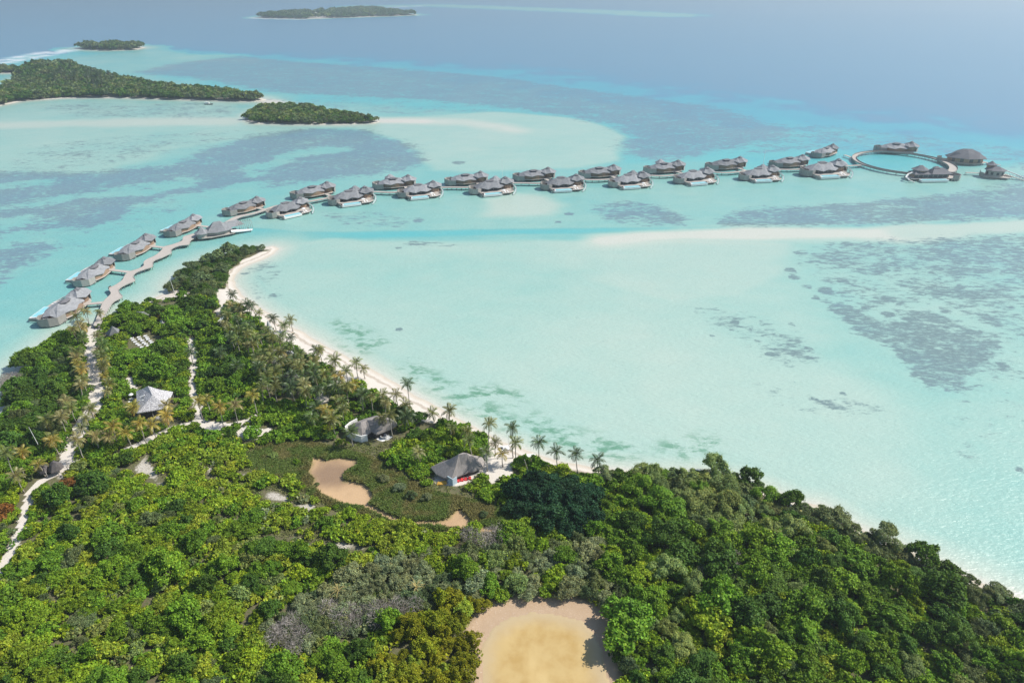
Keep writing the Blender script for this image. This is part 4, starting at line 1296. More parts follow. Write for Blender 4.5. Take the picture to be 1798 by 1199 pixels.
    # water slide curling down from the upper floor
    path = [(15.2, -1.0, 5.2), (16.6, -2.6, 4.6), (17.4, -5.0, 3.8), (17.2, -8.0, 2.9), (16.0, -10.8, 1.9), (14.2, -13.0, 1.0), (12.8, -14.4, 0.4)]
    b = MB()
    rings = []
    for i, p in enumerate(path):
        q = path[min(i + 1, len(path) - 1)]; o = path[max(i - 1, 0)]
        d = np.array([q[0] - o[0], q[1] - o[1], 0.0]); d /= np.linalg.norm(d)
        n_ = np.array([-d[1], d[0], 0])
        P0 = np.array(p)
        prof = [(-.48, .32), (-.38, .32), (-.32, .04), (.32, .04), (.38, .32), (.48, .32), (.38, -.12), (-.38, -.12)]
        rings.append([tuple(P0 + n_ * a + np.array([0, 0, c])) for a, c in prof])
    b.rings(rings)
    sl = b.build('water_slide', M_SLIDE, t, f)
    for p in path[1:6]:
        b = MB(); b.tube([(p[0], p[1], -1.5), (p[0], p[1], p[2] - .1)], 0.11, 6); b.build('slide_post', M_PALEWOOD, sl, f)
    sp = [(x, y) for x in (-16, -12, -8, -4, 0, 4, 8, 12, 15.5) for y in (-6, 0, 6) if not (abs(x) > 14 and abs(y) > 4)] + [(x, -12.6) for x in (-8, -4, 0, 4, 7, 10.5)]
    piles(sp, 1.8).build('piles', M_PILE, t, f, kind='stuff')
    return t


def put_villa(v, px_, py_, deg, s=1.0, anchor=(-17.0, -4.0), z=0, zs=0):
    """place a villa so that its near left water corner stands at this spot"""
    x, y, _ = at(px_, py_, zs)
    a = R(deg)
    v.location = (x - s * (anchor[0] * math.cos(a) - anchor[1] * math.sin(a)), y - s * (anchor[0] * math.sin(a) + anchor[1] * math.cos(a)), z)
    v.rotation_euler = (0, 0, a)
    v.scale = (s, s, s)
    return v


FRONT = [(474, 385, 44, .92), (579, 362, 25, .95), (701, 349, 17, .96), (827, 343, 14, .98), (952, 335, 12, .98), (1072, 330, 12, 1.0), (1188, 324, 13, 1.0), (1302, 318, 12, 1.0), (1411, 311, 10, 1.14)]
BACK = [(403, 371, 52, .86), (516, 352, 36, .94), (657, 334, 18, .94), (784, 327, 15, .96), (904, 319, 13, .96), (1020, 314, 13, .97), (1135, 306, 14, .98), (1244, 300, 14, 1.0), (1357, 296, 15, .98)]
SHOREV = [(92, 560, 91, .90), (148, 492, 90, .82), (219.7, 447.4, 84, .85), (303, 407, 76, .82)]
ordw = ['first', 'second', 'third', 'fourth', 'fifth', 'sixth', 'seventh', 'eighth', 'ninth']
protoF = protoB = None
SHORE_VILLAS, BACK_VILLAS, FRONT_VILLAS = [], [], []
for i, (a, b_, d, s) in enumerate(FRONT):
    lab = f"grey roofed water villa with white pool and slide facing us, {ordw[i]} from the left in the front row"
    lab = f"front row water villa showing its white pool, {ordw[i]} from the left of nine"
    if protoF is None:
        v = protoF = make_villa(1, lab, 'water villas along the walkway', True)
    else:
        v = copy_tree(protoF); v['label'] = lab
    put_villa(v, a, b_, d + (i * 37 % 7 - 3), s * (1 + (i * 53 % 5 - 2) * .012), (-17.0, -5.0))
    FRONT_VILLAS.append(v)
for i, (a, b_, d, s) in enumerate(BACK):
    lab = f"back row water villa with brown curved wall towards us, {ordw[i]} from the left of nine"
    if protoB is None:
        v = protoB = make_villa(-1, lab, 'water villas along the walkway', False)
    else:
        v = copy_tree(protoB); v['label'] = lab
    put_villa(v, a, b_, d, s, (-17.0, -3.0)) if i else put_villa(v, a, b_, d, s, (-13.3, -.8), zs=3)
    BACK_VILLAS.append(v)
shore_words = ['water villa nearest the shore with pale bath wall, lowest of the left column', 'second water villa up the left column, above the nearest one', 'third water villa up the left column of villas',
               'topmost villa of the left column, just left of the pergola building']
for i, (a, b_, d, s) in enumerate(SHOREV):
    v = copy_tree(protoB); v['label'] = shore_words[i]
    SHORE_VILLAS.append(v)
    put_villa(v, a, b_, d, s, (-13.3, -0.8), zs=3)
v = copy_tree(protoB); v['label'] = 'water villa on a short side jetty at the left end of the ring walkway'
put_villa(v, 1437, 279, 42, .93, (-17, -3))
v = copy_tree(protoB); v['label'] = 'low water villa standing behind the far side of the ring walkway'
put_villa(v, 1538, 268, -6, 1.04, (-17, -3))

# some villas carry one more raised roof
b = MB(); roof_mesh(b, arc(0, 0, 4.8, 4.2, 0, 308, 7), [(-.8, 0), (.8, 0)], [0, .7, 0, .7, 0, .7, 0, .7], 3.0, .52)
b.prism(arc(0, 0, 3.2, 2.8, 0, 315, 7), -2.6, .1)
UP = b.build('upper_roof', M_SHINGLE)
UPM = UP.data
bpy.data.objects.remove(UP)
for v_, ux, uy in [(FRONT_VILLAS[i], 4.6, 4.6) for i in (1, 3, 5, 7)] + [(BACK_VILLAS[i], -2.6, 2.5) for i in (2, 6)]:
    link('upper_roof', UPM, v_, (ux, uy, 7.4), .3)

# white parasols on the sun decks of the front row
par0 = None
for i, (a, b_, d, s) in enumerate(FRONT):
    if i in (3,):
        pass
    c = math.cos(R(d)), math.sin(R(d))
    x0, y0, _ = at(a, b_)
    lx, ly = (7.0 + 17.0) * s, (-11.4 + 5.0) * s
    if par0 is None:
        b = MB()
        b.tube([(0, 0, 0), (0, 0, 2.5)], 0.05, 6)
        pole_m = b
        p0 = thing('parasol', '', 'parasol', (0, 0, 0), 0, 'white parasols on villa sun decks')
        pole_m.build('pole', M_WHITE, p0)
        b = MB()
        b.rings([[(1.5 * math.cos(2 * PI * k_ / 8), 1.5 * math.sin(2 * PI * k_ / 8), 2.25) for k_ in range(8)], [(0.8 * math.cos(2 * PI * k_ / 8), 0.8 * math.sin(2 * PI * k_ / 8), 2.62) for k_ in range(8)],
                 [(0.04 * math.cos(2 * PI * k_ / 8), 0.04 * math.sin(2 * PI * k_ / 8), 2.85) for k_ in range(8)]])
        b.build('canopy', M_FABRIC, p0)
        par0 = p0
        p_ = p0
    else:
        p_ = copy_tree(par0)
    p_['label'] = f"white parasol beside the pool of the {ordw[i]} front row villa from the left"
    p_.location = (x0 + lx * c[0] - ly * c[1], y0 + lx * c[1] + ly * c[0], 1.8 * s)

# ------------------------------------------------------------------ walkway
WALK_PX = [(164, 574, 2.2), (171, 556, 2.2), (178, 545, 2.1), (187, 533, 2.6), (195, 524, 3.3), (204, 514, 2.4), (209, 506, 3.2), (219, 496, 3.8), (227, 485, 2.4), (236, 477, 3.0), (256, 467, 3.4), (265, 458, 2.2), (279, 449, 2.2),
           (292, 442, 3.4), (303, 433, 2.3), (325, 425, 1.9), (333, 417, 2.2), (348, 410, 2.0), (372, 402, 1.7), (400, 390, 1.8), (418, 381, 2.1), (445, 375, 1.6), (467, 368, 1.6), (487, 362, 1.8), (516, 358, 1.6), (548, 353, 1.6), (585, 346, 1.6), (620, 340, 1.5),
           (655, 337, 1.6), (690, 338, 1.6), (712, 335, 1.6), (745, 331, 1.5), (785, 329, 1.6), (825, 329, 1.6), (850, 326, 1.6), (885, 322, 1.5), (915, 321.5, 1.6), (950, 322, 1.6), (975, 319, 1.6), (1010, 315, 1.5), (1040, 316, 1.6), (1068, 315, 1.6),
           (1095, 311, 1.5), (1130, 308, 1.5), (1165, 309, 1.6), (1195, 306.5, 1.5), (1235, 302, 1.5), (1275, 303.5, 1.6), (1305, 301, 1.5), (1345, 297.5, 1.5), (1390, 298, 1.6), (1420, 296, 1.5), (1455, 293.5, 1.6), (1490, 291.5, 1.5), (1515, 290, 1.6)]
ZD = 2.0


def catmull(P, n):
    P = [np.array(p, float) for p in P]
    P = [2 * P[0] - P[1]] + P + [2 * P[-1] - P[-2]]
    out = []
    for i in range(1, len(P) - 2):
        for k_ in range(n):
            t = k_ / n
            a, b_, c, d = P[i - 1:i + 3]
            out.append(0.5 * ((2 * b_) + (c - a) * t + (2 * a - 5 * b_ + 4 * c - d) * t * t + (3 * b_ - a - 3 * c + d) * t ** 3))
    out.append(P[-2])
    return out


def ribbon(pts, z0, z1, closed=False):
    """pts (x, y, half width) -> deck slab; also both edge lines and pile spots"""
    L_, R__, sp, acc = [], [], [], 0.0
    n = len(pts)
    for i in range(n):
        a = pts[i - 1] if (i or closed) else pts[i]
        c = pts[(i + 1) % n] if (i < n - 1 or closed) else pts[i]
        d = np.array([c[0] - a[0], c[1] - a[1]]); d /= np.linalg.norm(d) or 1
        nx, ny = -d[1], d[0]
        x, y, w = pts[i]
        L_.append((x + nx * w, y + ny * w)); R__.append((x - nx * w, y - ny * w))
        if i:
            acc += math.hypot(x - pts[i - 1][0], y - pts[i - 1][1])
        if acc > 3.4 or i == 0:
            acc = 0.0
            sp += [(x + nx * (w - .25), y + ny * (w - .25)), (x - nx * (w - .25), y - ny * (w - .25))]
    b = MB()
    V = []
    for l_, r_ in zip(L_, R__):
        V += [(l_[0], l_[1], z0), (r_[0], r_[1], z0), (r_[0], r_[1], z1), (l_[0], l_[1], z1)]
    m = n if closed else n - 1
    F = []
    for i in range(m):
        a, c = 4 * i, 4 * ((i + 1) % n)
        F += [(a + q, a + (q + 1) % 4, c + (q + 1) % 4, c + q) for q in range(4)]
    if not closed:
        F += [(0, 3, 2, 1), (4 * n - 4, 4 * n - 3, 4 * n - 2, 4 * n - 1)]
    b.add(V, F)
    return b, L_, R__, sp


EDGE_A = [((600, 480), (640, 488)), ((622, 430), (668, 420)), ((640, 385), (690, 385)), ((655, 345), (708, 355)), ((672, 318), (730, 328)), ((705, 287), (785, 297)), ((712, 270), (770, 275)), ((697, 243), (764, 247)), ((740, 222), (800, 222)),
          ((785, 190), (866, 192)), ((802, 160), (855, 168)), ((830, 136), (872, 142)), ((885, 118), (925, 122)), ((922, 98), (978, 102)), ((923, 75), (985, 68)), ((945, 56), (1040, 45)), ((1000, 30), (1095, 18))]
EDGE_B = [((1024, 498), (1082, 512)), ((1034, 480), (1086, 492)), ((1090, 465), (1130, 475)), ((1150, 442), (1190, 466)), ((1158, 418), (1205, 440)), ((1200, 403), (1240, 418)), ((1245, 392), (1262, 405))]
edge_px = [((a[0] / 3.654, 440 + a[1] / 3.654), (c[0] / 3.654, 440 + c[1] / 3.654)) for a, c in EDGE_A] + [((a[0] / 3.596, 300 + a[1] / 3.596), (c[0] / 3.596, 300 + c[1] / 3.596)) for a, c in EDGE_B]
LL = [tuple(p) for p in catmull([at(*a, ZD)[:2] for a, _ in edge_px], 4)]
RL = [tuple(p) for p in catmull([at(*c, ZD)[:2] for _, c in edge_px], 4)]
first = [((a[0] + c[0]) / 2, (a[1] + c[1]) / 2, math.hypot(a[0] - c[0], a[1] - c[1]) / 2) for a, c in zip(LL, RL)]
wk2 = [(*at(a, b_, ZD)[:2], w) for a, b_, w in WALK_PX if a > 365]
wk2 = [tuple(p) for p in catmull([first[-1]] + wk2, 5)][1:]
wk = first + wk2
jetty = thing('jetty', 'long wavy timber walkway on piles linking the shore with the villas and the ring', 'jetty', (0, 0, 0))


def slab(L_, R__, z0, z1):
    b = MB()
    V, n = [], len(L_)
    for l_, r_ in zip(L_, R__):
        V += [(l_[0], l_[1], z0), (r_[0], r_[1], z0), (r_[0], r_[1], z1), (l_[0], l_[1], z1)]
    F = []
    for i in range(n - 1):
        F += [(4 * i + q, 4 * i + (q + 1) % 4, 4 * i + 4 + (q + 1) % 4, 4 * i + 4 + q) for q in range(4)]
    F += [(0, 3, 2, 1), (4 * n - 4, 4 * n - 3, 4 * n - 2, 4 * n - 1)]
    return b.add(V, F)


_, L2, R2, sp = ribbon(wk2, ZD - .3, ZD)
Ls, Rs = LL + L2, RL + R2
for i in range(0, len(LL), 2):
    for p_, q_ in ((LL[i], RL[i]), (RL[i], LL[i])):
        sp.append((p_[0] * .94 + q_[0] * .06, p_[1] * .94 + q_[1] * .06))
b = slab(Ls, Rs, ZD - .3, ZD)
b.build('deck', M_DECK, jetty)
for side in (Ls, Rs):
    b = MB(); b.wall(side, ZD - .02, ZD + .18, 0.22); b.build('kerb', M_PALEWOOD, jetty)
for v in SHORE_VILLAS + BACK_VILLAS:
    a_ = v.rotation_euler.z
    s_ = v.scale[0]
    ex, ey = 7.5 * s_, -6.6 * s_
    e_ = np.array([v.location.x + ex * math.cos(a_) - ey * math.sin(a_), v.location.y + ex * math.sin(a_) + ey * math.cos(a_)])
    W_ = np.array(wk)[:, :2]
    j_ = W_[np.argmin(((W_ - e_) ** 2).sum(1))]
    d_ = (e_ - j_) / max(np.linalg.norm(e_ - j_), .1)
    e2 = e_ + d_ * 2.0
    b, l_, r_, s2 = ribbon([(j_[0], j_[1], 1.7), (*(j_ * .6 + e2 * .4), 1.2), (e2[0], e2[1], 1.3)], ZD - .34, ZD - .03)
    b.build('side_bridge', M_DECK, jetty)
    sp += s2
piles(sp, ZD - .3, 0.13).build('piles', M_PILE, jetty, kind='stuff')
# landing platform with its curved screen
b = MB(); cx, cy, _ = at(203, 505, ZD)
b.wall(arc(cx, cy, 3.2, 3.2, 160, 230, 6), ZD - .3, ZD + .7, 0.2); b.build('screen', M_DARKWOOD, jetty)

RC = (336.5, 592.0)
ring = thing('ring_walkway', 'round timber walkway ring standing in the lagoon at the far right end', 'jetty', (0, 0, 0))
rp = []
for i in range(72):
    a = 2 * PI * i / 72
    w = 1.9 + 1.3 * max(0, math.cos(a - R(-20))) ** 3
    rp.append((RC[0] + 37.5 * math.cos(a), RC[1] + 40.5 * math.sin(a), w))
b, Ls, Rs, sp = ribbon(rp, ZD - .28, ZD + .02, True)
b.build('deck', M_DECK, ring)
for side in (Ls, Rs):
    b = MB(); b.wall(side, ZD + .0, ZD + .85, 0.12, True); b.build('railing', M_PALEWOOD, ring)
for p0, p1 in (((1500, 278), (1483, 272)), ((1575, 267), (1580, 264)), ((1660, 284), (1668, 281)), ((1696, 303), (1726, 304)), ((1640, 308), (1632, 310))):
    pp = [(*at(*p0, ZD)[:2], 1.2), (*at(*p1, ZD)[:2], 1.2)]
    b, l_, r_, s2 = ribbon(pp, ZD - .33, ZD - .02)
    b.build('side_bridge', M_DECK, ring)
    sp += s2
piles(sp, ZD - .3, 0.13).build('piles', M_PILE, ring, kind='stuff')

# ------------------------------------------------------------------ the special buildings on the water
def on_water(name, label, cat, px_, py_, deg, s=1.0):
    x, y, _ = at(px_, py_)
    t = thing(name, label, cat, (x, y, 0), R(deg), None)
    t.scale = (s, s, s)
    return t


# big domed pavilion
t = on_water('round_pavilion', 'large round pavilion under one big dark hipped shingle roof right of the ring', 'pavilion', 1692, 287, -14, 1.0)
b = MB(); b.prism(arc(0, 0, 16, 9.5, 0, 345, 23), 1.6, 2.0); b.build('deck', M_DECK, t)
b = MB(); b.prism(arc(0, 0, 14, 7.8, 0, 345, 23), 2.0, 6.3); w_ = b.build('curved_wall', M_BROWN, t)
for a in (215, 245, 275, 305):
    b = MB(); b.wall(arc(0, 0, 14.06, 7.86, a, a + 12, 3), 2.4, 5.6, 0.12); b.build('window', M_GLASS, w_)
b = MB()
EVp = [(-15, -4), (-8, -8.6), (0, -9.6), (8, -8.8), (15.4, -4.6), (16.2, 2), (9, 8.6), (-1, 9.6), (-11, 7.4), (-15.8, 2)]
roof_mesh(b, EVp, [(-3.5, 0), (3, 0.4)], [5.4, 6.0, 5.5, 6.0, 5.4, 6.0, 5.5, 6.0, 5.4, 6.0], 12.4, .66)
b.build('hipped_roof', M_SHINGLE_D, t)
b = MB(); b.wall([(-15, -4.2), (-19, -5.0), (-21.5, -2), (-21, 3), (-17, 5)], 0.8, [4.6, 4.8, 5.2, 5.0, 4.6], .3); b.build('side_wall', M_PALEWOOD, t)
b = MB(); b.prism([(-20.8, -2), (-18.5, -4.6), (-14.2, -4), (-14.2, 4), (-18, 4.6)], 1.4, 1.8); b.build('side_deck', M_DECK, t)
b = MB(); b.prism([(14.5, -2), (27, -5.5), (27, -3.5), (14.5, 2)], [1.9, .8, .8, 1.9], [2.2, 1.1, 1.1, 2.2]); b.build('ramp', M_DECK, t)
piles([(x, y) for x in (-18, -12, -7, -2, 3, 8, 13, 19, 24) for y in (-5, 0, 5) if abs(x) < 15 or y < 0], 1.8).build('piles', M_PILE, t, kind='stuff')

# turreted end house
t = on_water('turret_house', 'two storey turret house with a long water slide at the far right end', 'villa', 1744, 312, -20, 0.95)
b = MB(); b.prism([(-9, -6), (9, -7), (13, -1), (10, 6), (-8, 7)], 1.6, 2.0); b.build('deck', M_DECK, t)
b = MB(); b.prism(arc(0, 0, 7, 5.6, 0, 337, 15), 1.2, 6.8); w_ = b.build('curved_wall', M_PALEWOOD, t)
for a in (200, 235, 270, 305):
    b = MB(); b.wall(arc(0, 0, 7.06, 5.66, a, a + 16, 3), 3.2, 5.4, .12); b.build('window', M_GLASS, w_)
b = MB(); roof_mesh(b, arc(0, 0, 8.4, 7.0, 0, 330, 11), [(-2, 0), (2, 0)], 6.8, 9.4, .5); b.build('main_roof', M_SHINGLE_D, t)
b = MB(); b.prism(arc(-3.5, 3.0, 3.2, 3.2, 0, 324, 9), 7.2, 10.2); b.build('upper_storey', M_BROWN, t)
b = MB(); roof_mesh(b, arc(-3.5, 3.0, 4.4, 4.4, 0, 324, 9), [(-3.7, 3), (-3.3, 3)], 10.2, 13.0, .45); b.build('turret_roof', M_SHINGLE_D, t)
b = MB(); b.wall([(-9, -5.5), (-11, -2), (-10, 4)], .9, 4.6, .3); b.build('side_wall', M_PALEWOOD, t)
b = MB(); b.prism([(8, -1), (22, -4.6), (22, -3.0), (8, 2.6)], [3.0, .3, .3, 3.0], [3.4, .6, .6, 3.4]); b.build('ramp', M_DECK, t)
b = MB()
for i in range(6):
    x = 9 + i * 2.3
    b.tube([(x, -1.2 - (x - 8) * .24, -1.5), (x, -1.2 - (x - 8) * .24, 4.4 - (x - 8) * .12)], .1, 5)
    b.tube([(x, 2.4 - (x - 8) * .33, -1.5), (x, 2.4 - (x - 8) * .33, 4.4 - (x - 8) * .12)], .1, 5)
b.build('ramp_posts', M_PILE, t, kind='stuff')
b = MB(); b.tube([(2, 4, 7.4), (9, 4.6, 5.6), (16, 2.6, 3.6), (22, -.6, 1.6), (25, -2.6, .4)], .42, 8); b.build('water_slide', M_WHITE, t)
piles([(x, y) for x in (-8, -4, 0, 4, 8) for y in (-5, 0, 5)], 1.8).build('piles', M_PILE, t, kind='stuff')

# long villa in front of the ring
t = on_water('long_villa', 'long villa with a wide white pool in front of the ring walkway', 'villa', 1630, 315, 3, 1.0)
b = MB(); b.prism([(-18, -6), (22, -6), (24, 0), (20, 7), (-14, 7), (-19, 1)], 1.7, 2.1); b.build('deck', M_DECK, t)
b = MB(); b.wall([(-14, -2.6), (-4, -3.4), (4, -3.2), (14, -2.8)], 2.1, 5.2, .14); b.build('glass_front', M_GLASS, t)
b = MB(); b.wall([(-14, -2.5), (-14.4, 4.6), (0, 6.6), (14, 5), (14.2, -2.6)], 1.6, 5.2, .3); b.build('rear_wall', M_BROWN, t)
for x in (-12, -8, -4, 0, 4, 8, 12):
    b = MB(); b.tube([(x, -4.6, 2.1), (x, -4.6, 5.1)], .14, 6); b.build('post', M_PALEWOOD, t)
b = MB(); b.prism(arc(-8, 1.5, 4.6, 4.4, 0, 324, 9), 5.0, 7.8); b.build('upper_storey', M_BROWN, t)
b = MB(); roof_mesh(b, arc(-8, 1.5, 6.6, 5.8, 0, 324, 9), [(-9, 1.5), (-7, 1.5)], 7.8, 11.0, .48); b.build('upper_roof', M_SHINGLE_D, t)
b = MB(); roof_mesh(b, [(-15.5, -5), (-2.2, -5.4), (-2.0, 7.4), (-15, 6.4)], [(-11, .8), (-4, 1)], 5.2, 8.2); b.build('left_roof', M_SHINGLE_D, t)
b = MB(); roof_mesh(b, [(-1.6, -5.4), (7, -5.8), (15.8, -4.6), (16.4, 3), (12, 7), (-1.4, 7.4)], [(3, .8), (10, .8)], 5.3, 9.0); b.build('right_roof', M_SHINGLE_D, t)
b = MB(); roof_mesh(b, [(1.8, 1.6), (3, -.4), (7, -.4), (8.4, 1.6), (6.6, 3.4), (3, 3.4)], [(4, 1.5), (6, 1.5)], 8.9, 10.0); b.build('roof_lantern', M_SHINGLE_D, t)
b = MB(); b.prism([(-12, -10.6), (10, -10.6), (10, -6.4), (-12, -6.4)], .5, 2.0); pool = b.build('pool', M_WHITE, t)
b = MB(); b.box(-11.4, 9.4, -10.2, -6.8, 1.9, 2.06); b.build('pool_water', M_POOL, pool)
b = MB(); b.wall([(16, -5.6), (20.4, -6.8), (23.4, -4), (23.4, 1), (20, 4.6), (16, 5)], .7, 4.6, .3); b.build('bath_wall', M_PALEWOOD, t)
path = [(-15, -1, 6.0), (-19, -2, 4.8), (-22, -5, 3.2), (-21, -8.6, 1.6), (-17.6, -10.6, .4)]
b = MB()
rings = []
for i, p in enumerate(path):
    q = path[min(i + 1, 4)]; o = path[max(i - 1, 0)]
    d = np.array([q[0] - o[0], q[1] - o[1], 0.0]); d /= np.linalg.norm(d)
    n_ = np.array([-d[1], d[0], 0])
    rings.append([tuple(np.array(p) + n_ * a + np.array([0, 0, c])) for a, c in [(-.7, .42), (-.5, .42), (-.42, .06), (.42, .06), (.5, .42), (.7, .42), (.5, -.12), (-.5, -.12)]])
b.rings(rings); sl = b.build('water_slide', M_WHITE, t)
for p in path[1:4]:
    b = MB(); b.tube([(p[0], p[1], -1.5), (p[0], p[1], p[2])], .12, 6); b.build('slide_post', M_PALEWOOD, sl)
for x in (11, 13.4, 15.8, 18.2):
    b = MB(); b.tube([(x, -8.6, -1.4), (x, -8.6, 3.2)], .14, 6); b.build('deck_post', M_PALEWOOD, t)
piles([(x, y) for x in (-17, -12, -7, -2, 3, 8, 13, 18, 22) for y in (-9, -5, 0, 5) if y > -6 or abs(x) < 12], 1.8).build('piles', M_PILE, t, kind='stuff')

# spa house with the open pergola
t = on_water('pergola_house', 'low house with joined grey roofs and an open bare beam pergola beside the walkway', 'house', 384, 414, 34, 0.98)
b = MB(); b.prism([(-11, -5), (-6, -6.4), (8, -6), (12, -3), (12, 4), (-10, 4)], 1.5, 1.9); b.build('deck', M_DECK, t)
b = MB(); b.wall(arc(-9.6, -1.4, 3.4, 3.2, 60, 330, 9), 1.0, 4.4, .25); b.build('round_room', M_PALEWOOD, t)
b = MB(); b.wall([(-6.6, -3.4), (-1, -5), (4.6, -4.4), (7.6, -2.4)], 1.4, 4.2, .25); b.build('front_wall', M_PALEWOOD, t)
b = MB(); b.wall([(-5, -3.7), (-1, -4.8), (3.8, -4.2)], 2.9, 4.1, .36); b.build('window_band', M_GLASS, t)
b = MB(); roof_mesh(b, arc(-9.6, -1.2, 4.8, 4.4, 0, 324, 9), [(-9.8, -1.2), (-9.4, -1.2)], 4.4, 8.0, .42); b.build('cone_roof', M_SHINGLE, t)
b = MB(); roof_mesh(b, [(-7.4, -4.6), (-2, -6.4), (4, -6.2), (8.4, -3.6), (8.2, 3.6), (2, 5.2), (-6, 4.4)], [(-1.5, 0), (2.5, 0)], [4.5, 4.2, 4.4, 4.2, 4.6, 4.6, 4.6], 9.4, .46); b.build('main_roof', M_SHINGLE, t)
b = MB(); roof_mesh(b, [(3.5, -1.8), (12, -1.0), (17, 1.0), (16.4, 5.2), (4, 5.2)], [(4.6, 2.2), (13.4, 3.0)], 4.6, 7.4, .6); b.build('wing_roof', M_SHINGLE, t)
for i in range(9):
    x = 12.0 + i * 1.15
    b = MB(); b.tube([(x, -2.4 + i * .1, 0.4), (x + .3, -1.8 + i * .1, 4.4), (x + .3, 2.6, 6.6), (x + .3, 5.4, 4.6)], .13, 5); b.build('pergola_beam', M_PALEWOOD, t)
b = MB(); b.prism([(7, -5.8), (13, -4.4), (20, -4.6), (21, -2.4), (13, -1), (7.4, -2)], [2.6, 1.4, .9, .9, 1.4, 2.6], [3.0, 1.7, 1.3, 1.3, 1.7, 3.0]); b.build('terrace', M_WHITE, t)
piles([(x, y) for x in (-11, -7, -3, 1, 5, 9, 14, 19) for y in (-4, 0, 3)], 1.7).build('piles', M_PILE, t, kind='stuff')

# slim masts rising from the villas, and the small boat off the far island
for (px_, py_, hh, lab) in ((882, 336, 24, 'thin white mast standing among the villas in the middle of the row'), (1336, 312, 22, 'thin white mast rising right of centre in the villa row')):
    x, y, _ = at(px_, py_)
    b = MB(); b.tube([(x, y, -1), (x, y, hh * .6), (x, y, hh)], [.16, .11, .06], 6)
    tag(b.build('mast', M_WHITE), lab, 'mast', None)
x, y, _ = at(366, 184)
t = thing('motor_boat', 'small dark hulled boat with white cabin anchored off the large island', 'boat', (x, y, 0), R(-8))
b = MB()
b.rings([[(-5, -1.1, .9), (-5, -.8, -.3), (-5, .8, -.3), (-5, 1.1, .9)], [(0, -1.6, 1.0), (0, -1.2, -.4), (0, 1.2, -.4), (0, 1.6, 1.0)], [(4, -1.0, 1.2), (4, -.6, -.3), (4, .6, -.3), (4, 1.0, 1.2)], [(6, -.1, 1.5), (6, -.05, 0), (6, .05, 0), (6, .1, 1.5)]])
b.build('hull', M_DARKWOOD, t)
b = MB(); b.prism([(-3.6, -1.1), (.6, -1.2), (1.6, -.7), (1.6, .7), (.6, 1.2), (-3.6, 1.1)], 1.0, [2.9, 2.9, 2.3, 2.3, 2.9, 2.9]); cb = b.build('cabin', M_WHITE, t)
b = MB(); b.box(-4.2, 1.4, -1.35, 1.35, 2.95, 3.1); b.build('cabin_roof', M_WHITE, cb)

# ================================================================== BUILDINGS ON THE ISLAND
M_THATCH = plain('thatch', (0.29, 0.26, 0.24), 0.95, 0.5, 0.8, stretch=(2.2, 2.2, 0.35))
M_THATCH_D = plain('dark_thatch', (0.13, 0.115, 0.11), 0.95, 0.35, 0.8)
k = NT('pale_shingle')
nz = k.noise(2.4, 5, 0.75)
k.base(k.mix(k.step(0.38, 0.62, nz), (0.25, 0.24, 0.25), (0.66, 0.64, 0.63))).rough(0.85, 0.3)
k.bump(nz, 0.6, 0.15)
M_PSHINGLE = k.m
M_RED = plain('red_cloth', (0.62, 0.05, 0.05), 0.9, 0.15, 0.8)
M_YELLOW = plain('ochre_cloth', (0.55, 0.32, 0.06), 0.9, 0.2, 0.8)
M_STONE = plain('grey_stone', (0.42, 0.42, 0.42), 0.9, 0.2, 0.9)


def W3(p, z):
    return np.array(at(p[0], p[1], z))


def local(o, pts):
    return [tuple(np.array(p) - np.array(o)) for p in pts]


def hip_from_px(eave_px, ridge_px, ze, zr, o, mid=0.5, th=0.3):
    """roof rings through outlines surveyed in the photograph, in the local frame of o"""
    E = [W3(p, ze) for p in eave_px]
    Rg = [W3(p, zr) for p in ridge_px]
    r0, r1, r2, r3 = [], [], [], []
    for p in E:
        best = None
        segs = list(zip(Rg[:-1], Rg[1:])) or [(Rg[0], Rg[0] + 1e-3)]
        for a, c in segs:
            d = c - a
            t_ = np.clip(((p - a)[:2] @ d[:2]) / max(d[:2] @ d[:2], 1e-9), 0, 1)
            q = a + t_ * d
            if best is None or np.hypot(*(q - p)[:2]) < np.hypot(*(best - p)[:2]):
                best = q
        r0.append(p - np.array([0, 0, th])); r1.append(p)
        m = p * .5 + best * .5
        m[2] = ze + (zr - ze) * mid
        r2.append(m)
        r3.append(best * .97 + p * .03)
    b = MB()
    b.rings([local(o, r_) for r_ in (r0, r1, r2, r3)])
    return b


def wall_px(px_list, zt, o, z0=-0.2, th=0.25, closed=False, ztop_survey=None):
    pts = [W3(p, zt if ztop_survey is None else ztop_survey)[:2] - np.array(o)[:2] for p in px_list]
    b = MB()
    b.wall([tuple(p) for p in pts], z0 - 0.3, zt, th, closed)
    return b


# shingled house
o = np.array(at(270, 722, 0)); o[2] = 0.9
t = thing('shingled_house', 'house with big pale shingled hip roof among the trees on the left', 'house', tuple(o))
o = np.array(t.location)
EV = [(240.7, 725), (266, 721), (291.6, 716), (303.6, 687.7), (272, 684), (239, 686.6)]
hip_from_px(EV, [(260.5, 677.5), (268, 693)], 4.4, 8.6, o, .47).build('roof', M_PSHINGLE, t)
rf = t.children[0]
EVi = [W3(p, 4.4) for p in EV]; cen = sum(EVi) / len(EVi)
inn = [tuple((cen + (p - cen) * .84 - o)[:2]) for p in EVi]
b = MB(); b.wall(inn, -1.0, 3.2, .25, True); b.build('wall', M_DARKWOOD, t)
b = MB(); b.prism([tuple((cen + (p - cen) * 1.0 - o)[:2]) for p in EVi], -1.0, -.15); b.build('floor', M_DECK, t)
for p in EVi:
    q = (cen + (p - cen) * .95 - o)
    b = MB(); b.tube([(q[0], q[1], -1), (q[0], q[1], 3.4)], .14, 6); b.build('post', M_PALEWOOD, t)
